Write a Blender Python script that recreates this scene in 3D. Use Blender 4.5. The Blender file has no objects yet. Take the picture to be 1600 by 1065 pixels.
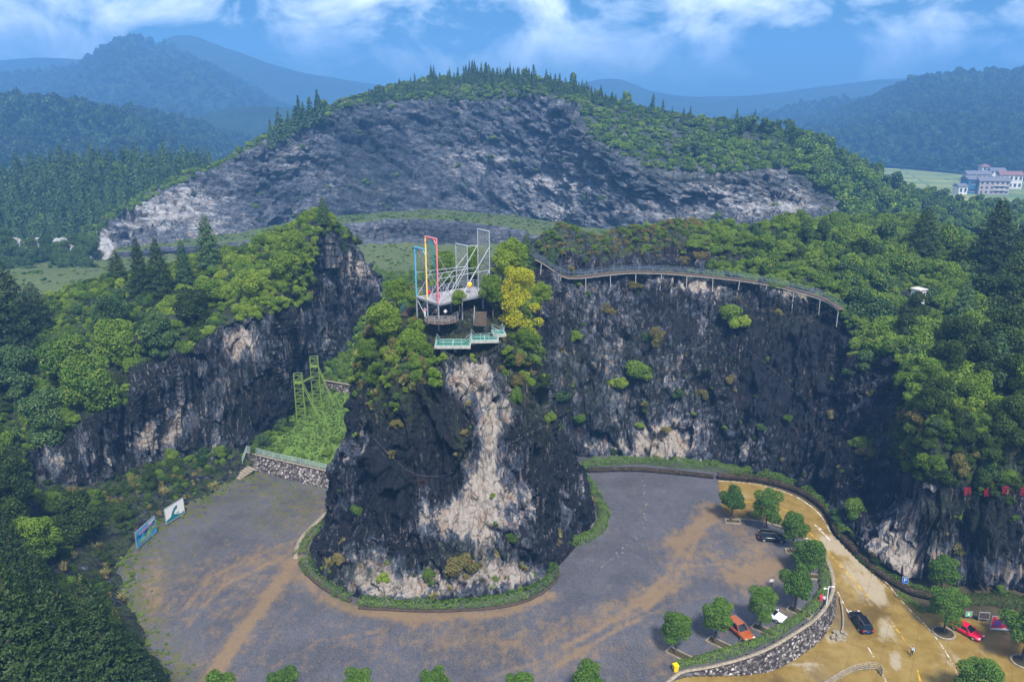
import bpy, math, random
import numpy as np
from mathutils import Vector, Matrix
from mathutils.bvhtree import BVHTree

SC = bpy.context.scene
COL = SC.collection
R = math.radians

# ------------------------------------------------------------------ camera, sky, sun, exposure
CAM_Z, PITCH, FPX = 73.0, R(17.0), 1244.0
cam_d = bpy.data.cameras.new('camera'); cam = bpy.data.objects.new('camera', cam_d); COL.objects.link(cam)
cam.location = (0, 0, CAM_Z); cam.rotation_euler = (R(90) - PITCH, 0, 0)
cam_d.sensor_width = 36.0; cam_d.lens = 36.0 * FPX / 1600.0
cam_d.clip_start = 0.5; cam_d.clip_end = 30000
SC.camera = cam

SUN_EL, SUN_AZ = R(52), R(166)          # azimuth clockwise from +Y: high, behind the camera to the left
world = bpy.data.worlds.new('World'); SC.world = world; world.use_nodes = True
def build_world():
    nt = world.node_tree; nt.nodes.clear(); L = nt.links.new
    out = nt.nodes.new('ShaderNodeOutputWorld'); bg = nt.nodes.new('ShaderNodeBackground')
    sky = nt.nodes.new('ShaderNodeTexSky'); sky.sky_type = 'NISHITA'; sky.sun_disc = False
    sky.sun_elevation = SUN_EL; sky.sun_rotation = SUN_AZ; sky.altitude = 300
    sky.air_density = 1.6; sky.dust_density = 0.4; sky.ozone_density = 5.0
    tc = nt.nodes.new('ShaderNodeTexCoord')
    mp = nt.nodes.new('ShaderNodeMapping'); mp.inputs['Scale'].default_value = (1, 1, 1.6)
    mp.inputs['Location'].default_value = (13.9, 1.1, 3.3)
    L(tc.outputs['Generated'], mp.inputs['Vector'])
    n1 = nt.nodes.new('ShaderNodeTexNoise'); n1.inputs['Scale'].default_value = 9.0
    n1.inputs['Detail'].default_value = 9; n1.inputs['Roughness'].default_value = 0.58; n1.inputs['Distortion'].default_value = 0.35
    L(mp.outputs[0], n1.inputs['Vector'])
    rp = nt.nodes.new('ShaderNodeValToRGB'); e = rp.color_ramp.elements
    e[0].position = 0.42; e[0].color = (0, 0, 0, 1); e[1].position = 0.75; e[1].color = (1, 1, 1, 1)
    L(n1.outputs['Fac'], rp.inputs[0])
    tint = nt.nodes.new('ShaderNodeMix'); tint.data_type = 'RGBA'; tint.blend_type = 'MULTIPLY'
    tint.inputs[0].default_value = 1.0; tint.inputs[7].default_value = (0.16, 0.40, 0.74, 1)
    L(sky.outputs[0], tint.inputs[6])
    mx = nt.nodes.new('ShaderNodeMix'); mx.data_type = 'RGBA'
    sx = nt.nodes.new('ShaderNodeSeparateXYZ'); L(tc.outputs['Generated'], sx.inputs[0]); el = nt.nodes.new('ShaderNodeMapRange'); el.interpolation_type = 'SMOOTHSTEP'
    el.inputs[1].default_value = .005; el.inputs[2].default_value = .075; L(sx.outputs[2], el.inputs[0])
    mu = nt.nodes.new('ShaderNodeMath'); mu.operation = 'MULTIPLY'; L(rp.outputs[0], mu.inputs[0]); L(el.outputs[0], mu.inputs[1]); L(mu.outputs[0], mx.inputs[0])
    L(tint.outputs[2], mx.inputs[6]); mx.inputs[7].default_value = (22.5, 23.4, 24.6, 1)
    L(mx.outputs[2], bg.inputs['Color']); bg.inputs['Strength'].default_value = 0.05
    L(bg.outputs[0], out.inputs['Surface'])
build_world()
sun_d = bpy.data.lights.new('sun', 'SUN'); sun = bpy.data.objects.new('sun', sun_d); COL.objects.link(sun)
sun_d.energy = 3.2; sun_d.angle = R(11); sun_d.color = (1.0, 0.94, 0.86)
_sd = Vector((math.sin(SUN_AZ) * math.cos(SUN_EL), math.cos(SUN_AZ) * math.cos(SUN_EL), math.sin(SUN_EL)))
sun.rotation_euler = _sd.to_track_quat('Z', 'Y').to_euler()
SC.view_settings.view_transform = 'Standard'; SC.view_settings.look = 'None'
SC.view_settings.exposure = 1.30; SC.view_settings.gamma = 1.0; SC.view_settings.use_curve_mapping = False
SC.cycles.use_denoising = True
SC.cycles.max_bounces = 4; SC.cycles.diffuse_bounces = 1; SC.cycles.glossy_bounces = 2
SC.cycles.transmission_bounces = 3; SC.cycles.transparent_max_bounces = 6; SC.cycles.volume_bounces = 0
SC.cycles.use_adaptive_sampling = True; SC.cycles.adaptive_threshold = 0.015
SC.cycles.caustics_reflective = False; SC.cycles.caustics_refractive = False

# ------------------------------------------------------------------ projection between photo pixels (1600 wide) and the place
SP, CP = math.sin(PITCH), math.cos(PITCH)
def ray(px, py):
    u = (px - 800.0) / FPX; v = (py - 532.5) / FPX
    return u, CP - v * SP, -SP - v * CP
def P(px, py, Y=None, z=None):
    dx, dy, dz = ray(px, py)
    t = Y / dy if Y is not None else (z - CAM_Z) / dz
    return np.array([dx * t, dy * t, CAM_Z + dz * t])
def proj(p):
    p = np.asarray(p, float); x = p[..., 0]; y = p[..., 1]; z = p[..., 2] - CAM_Z
    f = y * CP - z * SP; d = -y * SP - z * CP
    f = np.where(f > 1e-3, f, 1e-3)
    return 800 + FPX * x / f, 532.5 + FPX * d / f, f
def inpoly(x, y, poly):
    c = np.zeros(np.shape(x), bool); n = len(poly); j = n - 1
    for i in range(n):
        xi, yi = poly[i]; xj, yj = poly[j]
        if yi != yj:
            c ^= ((yi > y) != (yj > y)) & (x < (xj - xi) * (y - yi) / (yj - yi) + xi)
        j = i
    return c
def sstep(a, b, x):
    t = np.clip((np.asarray(x, float) - a) / (b - a), 0, 1); return t * t * (3 - 2 * t)
def blob(px, py, items):
    o = np.zeros(np.shape(px))
    for it in items:
        cx, cy, rx, ry, s = it[:5]; a = R(it[5]) if len(it) > 5 else 0
        dx = px - cx; dy = py - cy
        ex = (dx * math.cos(a) + dy * math.sin(a)) / rx; ey = (-dx * math.sin(a) + dy * math.cos(a)) / ry
        o += s * np.exp(-(ex * ex + ey * ey) * 1.1)
    return o

# ------------------------------------------------------------------ noise in numpy
def _hash(ix, iy, iz, seed):
    h = (ix.astype(np.int64) * 374761393 + iy.astype(np.int64) * 668265263 + iz.astype(np.int64) * 2147483647 + seed * 974711) & 0xFFFFFFFF
    h = ((h ^ (h >> 13)) * 1274126177) & 0xFFFFFFFF
    h = ((h ^ (h >> 16)) * 2246822519) & 0xFFFFFFFF
    return ((h ^ (h >> 15)) & 0xFFFFFF) / float(0xFFFFFF)
def vnoise(p, seed=0):
    f = np.floor(p); i = f.astype(np.int64); w = p - f; w = w * w * w * (w * (w * 6 - 15) + 10)
    o = 0
    for a in (0, 1):
        for b in (0, 1):
            for c in (0, 1):
                h = _hash(i[:, 0] + a, i[:, 1] + b, i[:, 2] + c, seed)
                o = o + h * (w[:, 0] if a else 1 - w[:, 0]) * (w[:, 1] if b else 1 - w[:, 1]) * (w[:, 2] if c else 1 - w[:, 2])
    return o * 2 - 1
def fbm(p, scale, octs=4, seed=0, gain=0.5):
    p = np.asarray(p, float) / np.asarray(scale, float); o = 0; a = 1
    for k in range(octs):
        o = o + a * vnoise(p * (2.03 ** k) + 17.3 * k, seed + k); a *= gain
    return o
def facets(p, scale, seed=0, tilt=0.9, tone=False):
    """angular block noise: one random offset and tilt per Worley cell"""
    q = np.asarray(p, float) / np.asarray(scale, float)
    q = q + 0.25 * np.stack([vnoise(q * 1.7, seed + 5), vnoise(q * 1.7 + 9, seed + 6), vnoise(q * 1.7 + 31, seed + 7)], 1)
    i = np.floor(q).astype(np.int64)
    best = np.full(len(q), 1e9); val = np.zeros(len(q)); tn = np.zeros(len(q))
    for a in (-1, 0, 1):
        for b in (-1, 0, 1):
            for c in (-1, 0, 1):
                x, y, z = i[:, 0] + a, i[:, 1] + b, i[:, 2] + c
                ox = x + _hash(x, y, z, seed); oy = y + _hash(x, y, z, seed + 1); oz = z + _hash(x, y, z, seed + 2)
                dx, dy, dz = q[:, 0] - ox, q[:, 1] - oy, q[:, 2] - oz
                d = dx * dx + dy * dy + dz * dz
                m = d < best
                if m.any():
                    best[m] = d[m]
                    h = _hash(x[m], y[m], z[m], seed + 3); t1 = _hash(x[m], y[m], z[m], seed + 4) - .5; t2 = _hash(x[m], y[m], z[m], seed + 8) - .5
                    t3 = _hash(x[m], y[m], z[m], seed + 9) - .7
                    tn[m] = _hash(x[m], y[m], z[m], seed + 12)
                    val[m] = (h - .5) + tilt * (t1 * dx[m] + t2 * dy[m] + t3 * dz[m])
    return (val, tn) if tone else val

# ------------------------------------------------------------------ node materials
class NT:
    def __init__(s, name):
        s.m = bpy.data.materials.new(name); s.m.use_nodes = True; s.t = s.m.node_tree; s.t.nodes.clear()
        s.out = s.t.nodes.new('ShaderNodeOutputMaterial')
    def n(s, kind, **kw):
        x = s.t.nodes.new('ShaderNode' + kind)
        for k, v in kw.items(): setattr(x, k, v)
        return x
    def link(s, a, b): s.t.links.new(a, b)
    def put(s, sock, v):
        if hasattr(v, 'links') or hasattr(v, 'is_linked'): s.link(v, sock)
        elif isinstance(v, (tuple, list)) and sock.type == 'RGBA' and len(v) == 3: sock.default_value = (*v, 1)
        else: sock.default_value = v
    def pos(s): return s.n('NewGeometry').outputs['Position']
    def obj(s): return s.n('TexCoord').outputs['Object']
    def scale(s, vec, sc, loc=(0, 0, 0), rot=(0, 0, 0)):
        m = s.n('Mapping'); m.inputs['Scale'].default_value = sc; m.inputs['Location'].default_value = loc
        m.inputs['Rotation'].default_value = rot; s.link(vec, m.inputs['Vector']); return m.outputs[0]
    def noise(s, vec, scale=1, detail=4, rough=.55, dist=0):
        x = s.n('TexNoise'); s.link(vec, x.inputs['Vector']); x.inputs['Scale'].default_value = scale
        x.inputs['Detail'].default_value = detail; x.inputs['Roughness'].default_value = rough; x.inputs['Distortion'].default_value = dist
        return x.outputs['Fac']
    def voro(s, vec, scale=1, feature='F1', out='Distance', rnd=1):
        x = s.n('TexVoronoi', feature=feature); s.link(vec, x.inputs['Vector']); x.inputs['Scale'].default_value = scale
        x.inputs['Randomness'].default_value = rnd
        return x.outputs[out]
    def attr(s, name): 
        x = s.n('Attribute'); x.attribute_name = name; return x.outputs['Fac']
    def math(s, op, a, b=0.0, c=0.0):
        x = s.n('Math', operation=op); s.put(x.inputs[0], a); s.put(x.inputs[1], b)
        if op in ('MULTIPLY_ADD',): s.put(x.inputs[2], c)
        return x.outputs[0]
    def ramp(s, v, a, b, lo=0., hi=1.):
        x = s.n('MapRange', interpolation_type='SMOOTHSTEP'); s.put(x.inputs[0], v)
        x.inputs[1].default_value = a; x.inputs[2].default_value = b; x.inputs[3].default_value = lo; x.inputs[4].default_value = hi
        return x.outputs[0]
    def mix(s, f, a, b, blend='MIX'):
        x = s.n('Mix', data_type='RGBA', blend_type=blend); s.put(x.inputs[0], f); s.put(x.inputs[6], a); s.put(x.inputs[7], b)
        return x.outputs[2]
    def bump(s, h, strength=.5, dist=.1):
        x = s.n('Bump'); s.link(h, x.inputs['Height']); x.inputs['Strength'].default_value = strength; x.inputs['Distance'].default_value = dist
        return x.outputs[0]
    def bsdf(s, col, rough=.8, normal=None, metal=0, spec=.3, **kw):
        b = s.n('BsdfPrincipled'); s.put(b.inputs['Base Color'], col); s.put(b.inputs['Roughness'], rough)
        b.inputs['Metallic'].default_value = metal; b.inputs['Specular IOR Level'].default_value = spec
        if normal is not None: s.link(normal, b.inputs['Normal'])
        for k, v in kw.items(): s.put(b.inputs[k], v)
        s.link(b.outputs[0], s.out.inputs['Surface']); return b

M = {}
def flat(name, col, rough=.6, metal=0, var=.15, sc=6.0, spec=.4):
    t = NT(name); n = t.noise(t.obj(), sc, 4); c = t.mix(t.ramp(n, .3, .7), tuple(x * (1 - var) for x in col), tuple(min(1, x * (1 + var)) for x in col))
    t.bsdf(c, rough, metal=metal, spec=spec); M[name] = t.m; return t.m

def rock_mat(name, dark=(.005, .0065, .0115), mid=(.056, .069, .098), light=(.325, .288, .252), streak=(.55, .55, .05), rust=.5, bias=0.0, detail=1.0, warm=1.0, aniso=(1, 1, .22), rough=(.48, .85), r1=(1.60, 1.95), r2=(1.94, 2.20), speck=.6):
    t = NT(name); p = t.pos()
    st = t.noise(t.scale(p, streak), 1.0, 6, .6, .3)
    st2 = t.noise(t.scale(p, tuple(x * 3.1 for x in streak), (7, 3, 1)), 1.0, 5, .6)
    bl = t.noise(p, .11 * detail, 5, .6, .4)
    fi = t.noise(t.scale(p, aniso), 1.1 * detail, 8, .66)
    wp = t.n('VectorMath', operation='ADD'); t.link(p, wp.inputs[0]); wn = t.n('TexNoise'); t.link(p, wn.inputs['Vector']); wn.inputs['Scale'].default_value = .5 * detail; wn.inputs['Detail'].default_value = 5; wm = t.n('VectorMath', operation='SCALE'); t.link(wn.outputs['Color'], wm.inputs[0]); wm.inputs['Scale'].default_value = 2.2 / detail; t.link(wm.outputs[0], wp.inputs[1])
    cr = t.voro(t.scale(wp.outputs[0], (.42 * detail, .42 * detail, .14 * detail)), 1.0, 'DISTANCE_TO_EDGE')
    bare = t.attr('bare'); moss = t.attr('moss')
    s = t.math('MULTIPLY_ADD', st, .95, bias)
    s = t.math('MULTIPLY_ADD', st2, .45, s)
    s = t.math('MULTIPLY_ADD', bl, .55, s)
    s = t.math('MULTIPLY_ADD', fi, 1.35, s)
    s = t.math('MULTIPLY_ADD', bare, 1.1, s)
    s = t.math('MULTIPLY_ADD', t.attr('tone'), .62, s)
    ed = t.n('NewGeometry').outputs['Pointiness']; s = t.math('MULTIPLY_ADD', t.ramp(ed, .515, .60), .22, s)
    c = t.mix(t.ramp(s, *r1), dark, mid)
    c = t.mix(t.ramp(s, *r2), c, light)
    lw = t.noise(p, .5, 5, .6)
    dr = t.noise(t.scale(p, (streak[0] * 3.4, streak[1] * 3.4, streak[2] * 1.8), (3, 17, 2)), 1.0, 7, .62, .2)
    sp = t.noise(t.scale(p, aniso), 1.9 * detail, 8, .70)
    zone = t.math('MULTIPLY_ADD', bare, .30, bl)
    c = t.mix(t.math('MULTIPLY', t.ramp(dr, .585, .635), t.ramp(zone, .40, .58, .12 * speck, .9 * speck)), c, tuple(x * .72 for x in light))
    c = t.mix(t.math('MULTIPLY', t.ramp(sp, .60, .66), t.ramp(zone, .38, .58, .10 * speck, .85 * speck)), c, tuple(x * .85 for x in light))
    c = t.mix(t.math('MULTIPLY', t.ramp(sp, .40, .34), .75), c, tuple(x * .6 for x in dark))
    c = t.mix(t.math('MULTIPLY', t.ramp(lw, .5, .72), t.ramp(s, 1.7, 2.1)), c, (.27 * warm, .195 * warm, .145 * warm))
    ru = t.noise(t.scale(p, (streak[0] * .7, streak[1] * .7, streak[2] * .6), (31, 11, 5)), 1.0, 5, .6)
    c = t.mix(t.math('MULTIPLY', t.ramp(ru, .60, .70), rust), c, (.085, .042, .022))
    mo = t.math('MULTIPLY', moss, t.ramp(t.noise(p, .6, 6, .65), .38, .58))
    c = t.mix(t.math('MULTIPLY', mo, .8), c, (.040, .055, .018))
    c = t.mix(t.math('MULTIPLY', t.ramp(cr, .0, .03, .5, 0), t.ramp(lw, .42, .6)), c, (.010, .011, .014))
    h = t.math('MULTIPLY_ADD', fi, 1.0, t.math('MULTIPLY', t.ramp(cr, 0, .08), .35))
    h = t.math('MULTIPLY_ADD', t.noise(p, 4.0 * detail, 6, .7), .35, h)
    t.bsdf(c, t.ramp(bl, .35, .65, rough[0], rough[1]), t.bump(h, 1.0, .6 / detail), spec=.24)
    M[name] = t.m; return t.m

def leaf_mat(name, c1, c2, c3=None, trans=.22):
    """c1..c2 by leaf, whole plant drifting between them; c3 = odd yellow or brown leaf"""
    t = NT(name); ti = t.attr('tint'); oi = t.n('ObjectInfo').outputs['Random']
    f = t.math('MULTIPLY_ADD', oi, .55, t.math('MULTIPLY', ti, .6))
    c = t.mix(t.ramp(f, .1, 1.0), c1, c2)
    if c3: c = t.mix(t.math('MULTIPLY', t.ramp(t.math('FRACT', t.math('MULTIPLY', ti, 13.7)), .84, .9), .75), c, c3)
    b = t.bsdf(c, .55, spec=.25)
    tr = t.n('BsdfTranslucent'); t.link(c, tr.inputs['Color'])
    mx = t.n('MixShader'); mx.inputs[0].default_value = trans
    t.link(b.outputs[0], mx.inputs[1]); t.link(tr.outputs[0], mx.inputs[2]); t.link(mx.outputs[0], t.out.inputs['Surface'])
    M[name] = t.m; return t.m

# ------------------------------------------------------------------ mesh and object helpers
def mesh_np(name, V, F, attrs=None, smooth=False):
    """V (n,3) array; F (m,3|4) int array or list of polygons"""
    me = bpy.data.meshes.new(name); V = np.ascontiguousarray(V, dtype=np.float32)
    if isinstance(F, np.ndarray):
        k = F.shape[1]; m = len(F)
        me.vertices.add(len(V)); me.vertices.foreach_set('co', V.ravel())
        me.loops.add(m * k); me.loops.foreach_set('vertex_index', np.ascontiguousarray(F, dtype=np.int32).ravel())
        me.polygons.add(m); me.polygons.foreach_set('loop_start', np.arange(0, m * k, k, dtype=np.int32))
        try: me.polygons.foreach_set('loop_total', np.full(m, k, dtype=np.int32))
        except Exception: pass
        me.update(calc_edges=True); me.validate()
    else:
        me.from_pydata(V.tolist(), [], F); me.update()
    for a, arr in (attrs or {}).items():
        at = me.attributes.new(a, 'FLOAT', 'POINT'); at.data.foreach_set('value', np.ascontiguousarray(arr, dtype=np.float32).ravel())
    if smooth: me.polygons.foreach_set('use_smooth', np.ones(len(me.polygons), bool))
    return me
def link(name, me, mat=None, parent=None):
    o = bpy.data.objects.new(name, me); COL.objects.link(o)
    if mat is not None and me is not None and len(me.materials) == 0: me.materials.append(M[mat] if isinstance(mat, str) else mat)
    if parent is not None: o.parent = parent
    return o
def tag(o, label=None, cat=None, group=None, kind=None):
    if label: o['label'] = label
    if cat: o['category'] = cat
    if group: o['group'] = group
    if kind: o['kind'] = kind
    return o
def thing(name, loc, rz, label, cat, group=None):
    o = bpy.data.objects.new(name, None); COL.objects.link(o); o.location = loc; o.rotation_euler = (0, 0, rz)
    o.empty_display_size = .3
    return tag(o, label, cat, group)
def copy_tree(o, parent=None):
    c = o.copy(); COL.objects.link(c)
    if parent is not None: c.parent = parent; c.matrix_parent_inverse = o.matrix_parent_inverse.copy()
    for ch in o.children: copy_tree(ch, c)
    return c
class MB:
    """collects simple solids; build() links them as ONE mesh object"""
    def __init__(s): s.v = []; s.f = []
    def add(s, V, F):
        b = len(s.v); s.v += [tuple(map(float, p)) for p in V]; s.f += [tuple(i + b for i in f) for f in F]; return s
    def box(s, c, d, rz=0, taper=1.0):
        x, y, z = d[0] / 2, d[1] / 2, d[2] / 2; ca, sa = math.cos(rz), math.sin(rz); V = []
        for zz, k in ((-z, 1), (z, taper)):
            for (a, b) in ((-x, -y), (x, -y), (x, y), (-x, y)):
                a *= k; b *= k
                V.append((c[0] + a * ca - b * sa, c[1] + a * sa + b * ca, c[2] + zz))
        return s.add(V, [(3, 2, 1, 0), (4, 5, 6, 7), (0, 1, 5, 4), (1, 2, 6, 5), (2, 3, 7, 6), (3, 0, 4, 7)])
    def bar(s, a, b, r, n=6, r2=None):
        a = Vector(a); b = Vector(b); d = b - a
        if d.length < 1e-6: return s
        d.normalize(); up = Vector((0, 0, 1)) if abs(d.z) < .9 else Vector((1, 0, 0))
        x = d.cross(up).normalized(); y = d.cross(x); r2 = r if r2 is None else r2; V = []
        for c, rr in ((a, r), (b, r2)):
            for k in range(n):
                t = 2 * math.pi * (k + .5) / n; V.append(c + x * (rr * math.cos(t)) + y * (rr * math.sin(t)))
        F = [(k, (k + 1) % n, n + (k + 1) % n, n + k) for k in range(n)] + [tuple(range(n))[::-1], tuple(range(n, 2 * n))]
        return s.add(V, F)
    def tube(s, pts, r, n=6):
        for a, b in zip(pts[:-1], pts[1:]): s.bar(a, b, r, n)
        return s
    def lathe(s, prof, c=(0, 0, 0), n=12):
        V = []; F = []
        for r, z in prof:
            for k in range(n): t = 2 * math.pi * k / n; V.append((c[0] + r * math.cos(t), c[1] + r * math.sin(t), c[2] + z))
        for j in range(len(prof) - 1):
            for k in range(n): F.append((j * n + k, j * n + (k + 1) % n, (j + 1) * n + (k + 1) % n, (j + 1) * n + k))
        F.append(tuple(range(n))[::-1]); F.append(tuple(range((len(prof) - 1) * n, len(prof) * n)))
        return s.add(V, F)
    def prism(s, poly, z0, z1):
        n = len(poly)
        V = [(x, y, z0) for x, y in poly] + [(x, y, z1) for x, y in poly]
        return s.add(V, [tuple(range(n))[::-1], tuple(range(n, 2 * n))] + [(k, (k + 1) % n, n + (k + 1) % n, n + k) for k in range(n)])
    def mesh(s, name, smooth=False):
        me = bpy.data.meshes.new(name); me.from_pydata(s.v, [], s.f); me.update()
        if smooth: me.polygons.foreach_set('use_smooth', np.ones(len(me.polygons), bool))
        return me
    def build(s, name, mat, parent=None, smooth=False): return link(name, s.mesh(name, smooth), mat, parent)

def catmull(C, n):
    """C (m,k) control points -> n samples"""
    C = np.asarray(C, float); m = len(C); t = np.linspace(0, m - 1 - 1e-9, n); i = t.astype(int); w = (t - i)[:, None]
    p0 = C[np.clip(i - 1, 0, m - 1)]; p1 = C[i]; p2 = C[np.clip(i + 1, 0, m - 1)]; p3 = C[np.clip(i + 2, 0, m - 1)]
    return .5 * (2 * p1 + (p2 - p0) * w + (2 * p0 - 5 * p1 + 4 * p2 - p3) * w ** 2 + (3 * p1 - p0 - 3 * p2 + p3) * w ** 3)
def path_resample(pts, step):
    pts = np.asarray(pts, float); d = np.r_[0, np.cumsum(np.linalg.norm(np.diff(pts, axis=0), axis=1))]
    n = max(2, int(d[-1] / step) + 1); s = np.linspace(0, d[-1], n)
    return np.stack([np.interp(s, d, pts[:, k]) for k in range(pts.shape[1])], 1)
def smooth_path(pts, step):
    return path_resample(catmull(pts, len(pts) * 12), step)
def grid_faces(nv, nu, closed=False):
    a = np.arange(nv * nu).reshape(nv, nu)
    if closed: a = np.concatenate([a, a[:, :1]], 1)
    return np.stack([a[:-1, :-1].ravel(), a[:-1, 1:].ravel(), a[1:, 1:].ravel(), a[1:, :-1].ravel()], 1)
def grid_normals(G, closed=False):
    if closed:
        du = np.roll(G, -1, 1) - np.roll(G, 1, 1)
    else: du = np.gradient(G, axis=1)
    dv = np.gradient(G, axis=0); n = np.cross(du, dv); return n / (np.linalg.norm(n, axis=2, keepdims=True) + 1e-9)

SHEETS = {}
def loft(rows, nu, nvs, closed=False):
    """rows: list of control rows (each m x 3), nvs: samples per gap"""
    rows = [np.asarray(r, float) for r in rows]
    if closed:
        rr = []
        for r in rows:
            m = len(r); c = catmull(np.concatenate([r[-2:], r, r[:3]]), (nu * (m + 4)) // m + 1)
            # exact closed resample
            t = np.linspace(0, m, nu, endpoint=False) + 2; k = t.astype(int); w = (t - k)[:, None]; E = np.concatenate([r[-2:], r, r[:4]])
            p0, p1, p2, p3 = E[k - 1], E[k], E[k + 1], E[k + 2]
            rr.append(.5 * (2 * p1 + (p2 - p0) * w + (2 * p0 - 5 * p1 + 4 * p2 - p3) * w ** 2 + (3 * p1 - p0 - 3 * p2 + p3) * w ** 3))
    else: rr = [catmull(r, nu) for r in rows]
    S = np.stack(rr); m = len(S)                                  # rows x nu x 3
    ts = np.concatenate([np.linspace(k, k + 1, n, endpoint=False) for k, n in enumerate(nvs)] + [[m - 1 - 1e-9]])
    i = ts.astype(int); w = (ts - i)[:, None, None]
    p0 = S[np.clip(i - 1, 0, m - 1)]; p1 = S[i]; p2 = S[np.clip(i + 1, 0, m - 1)]; p3 = S[np.clip(i + 2, 0, m - 1)]
    w = w * .999
    lin = p1 * (1 - w) + p2 * w
    cr = .5 * (2 * p1 + (p2 - p0) * w + (2 * p0 - 5 * p1 + 4 * p2 - p3) * w ** 2 + (3 * p1 - p0 - 3 * p2 + p3) * w ** 3)
    return .45 * lin + .55 * cr, ts
def bvh_of(G, closed=False, step=1):
    g = G[::step, ::step] if step > 1 else G
    f = grid_faces(g.shape[0], g.shape[1], closed)
    return BVHTree.FromPolygons(g.reshape(-1, 3).tolist(), f.tolist())
BVHS = {}
def hit(px, py, names=None):
    d = Vector(ray(px, py)).normalized(); best = None
    for k, b in BVHS.items():
        if names and k not in names: continue
        loc, nor, idx, dist = b.ray_cast(Vector((0, 0, CAM_Z)), d)
        if loc is not None and (best is None or dist < best[2]): best = (loc, nor, dist, k)
    return best
def drop(x, y, names=None, top=400):
    best = None
    for k, b in BVHS.items():
        if names and k not in names: continue
        loc, nor, idx, dist = b.ray_cast(Vector((x, y, top)), Vector((0, 0, -1)))
        if loc is not None and (best is None or loc.z > best.z): best = loc
    return best
# ------------------------------------------------------------------ materials of the setting
rock_mat('rock_near', bias=-.20, rust=.32)
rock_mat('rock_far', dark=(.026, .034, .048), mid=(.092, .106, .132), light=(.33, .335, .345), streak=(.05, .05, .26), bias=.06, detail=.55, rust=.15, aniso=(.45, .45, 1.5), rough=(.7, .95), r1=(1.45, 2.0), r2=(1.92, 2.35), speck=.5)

def gravel_mat():
    t = NT('gravel'); p = t.pos(); mud = t.attr('mud'); weed = t.attr('weed')
    n1 = t.noise(p, .09, 6, .6); n2 = t.noise(p, .45, 7, .68, .4); n3 = t.noise(p, 6.0, 3, .7)
    vo = t.voro(p, 9.0, out='Color'); vg = t.n('RGBToBW'); t.link(vo, vg.inputs[0])
    c = t.mix(t.ramp(n1, .35, .65), (.050, .052, .066), (.082, .084, .104))
    c = t.mix(t.ramp(vg.outputs[0], .15, .85), t.mix(.4, c, (.026, .026, .030)), t.mix(.3, c, (.19, .185, .185)))
    n4 = t.noise(t.scale(p, (1.0, .35, 1), (0, 0, 0), (0, 0, R(-35))), 1.1, 7, .7, .3)
    md = t.math('MULTIPLY_ADD', mud, .95, t.math('MULTIPLY_ADD', n2, 1.7, t.math('MULTIPLY', n4, 1.6)))
    c = t.mix(t.math('MULTIPLY', t.ramp(md, 1.70, 2.6, 0, .72), t.ramp(vg.outputs[0], .1, .9, .75, 1.0)), c, t.mix(t.ramp(n3, .3, .7), (.21, .125, .045), (.29, .195, .092)))
    wd = t.math('MULTIPLY', weed, t.ramp(t.noise(p, .8, 6, .65), .44, .60))
    c = t.mix(wd, c, t.mix(n3, (.065, .075, .020), (.13, .12, .045)))
    wet = t.ramp(t.noise(p, .16, 5, .6), .40, .62, .34, .85)
    t.bsdf(c, wet, t.bump(t.math('MULTIPLY_ADD', vg.outputs[0], .6, n3), .55, .06), spec=.3); M['gravel'] = t.m
gravel_mat()
def road_mat():
    t = NT('muddy_concrete'); p = t.pos()
    worn = t.attr('worn')
    along = t.noise(t.scale(p, (.85, .12, .5), (0, 0, 0), (0, 0, R(30))), 1.0, 7, .66, .3)
    big = t.noise(p, .07, 5, .6, .5); n2 = t.noise(p, .5, 7, .68)
    c = t.mix(t.ramp(n2, .3, .7), (.190, .122, .022), (.270, .190, .052))
    c = t.mix(t.ramp(big, .45, .68, 0, .8), c, (.080, .050, .018))
    w = t.math('MULTIPLY_ADD', worn, .42, t.math('MULTIPLY_ADD', n2, .55, t.math('MULTIPLY', along, .62)))
    c = t.mix(t.ramp(w, .72, .96, 0, .85), c, (.34, .29, .205))
    br = t.n('TexBrick'); br.offset = 0
    t.link(t.scale(p, (1, 1, 1), (0, 0, 0), (0, 0, R(31))), br.inputs['Vector'])
    br.inputs['Scale'].default_value = 1; br.inputs['Brick Width'].default_value = 4.0; br.inputs['Row Height'].default_value = 5.0
    br.inputs['Mortar Size'].default_value = .035; br.inputs['Mortar Smooth'].default_value = .2
    c = t.mix(t.math('MULTIPLY', br.outputs['Fac'], .6), c, (.10, .062, .022))
    t.bsdf(c, t.ramp(big, .4, .6, .42, .16), t.bump(t.noise(p, 5, 5, .7), .2, .03), spec=.5); M['muddy_concrete'] = t.m
road_mat()
def soil_mat(name, a, b, g, amt=.6):
    t = NT(name); p = t.pos(); n = t.noise(p, .5, 7, .65); n2 = t.noise(p, 3, 5, .7)
    c = t.mix(t.ramp(n, .35, .65), a, b); c = t.mix(t.math('MULTIPLY', t.ramp(n2, .42, .6), amt), c, g)
    t.bsdf(c, .95, t.bump(n2, .7, .15), spec=.1); M[name] = t.m
soil_mat('soil', (.045, .034, .022), (.085, .062, .038), (.045, .055, .016))
soil_mat('leaf_litter', (.012, .018, .007), (.030, .036, .013), (.022, .042, .010), .8)
soil_mat('meadow', (.046, .078, .026), (.085, .115, .040), (.12, .125, .055), .6)
soil_mat('lawn', (.060, .125, .018), (.095, .175, .028), (.15, .19, .05), .45)
soil_mat('quarry_floor', (.16, .155, .145), (.26, .25, .23), (.10, .13, .05), .6)
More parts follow.
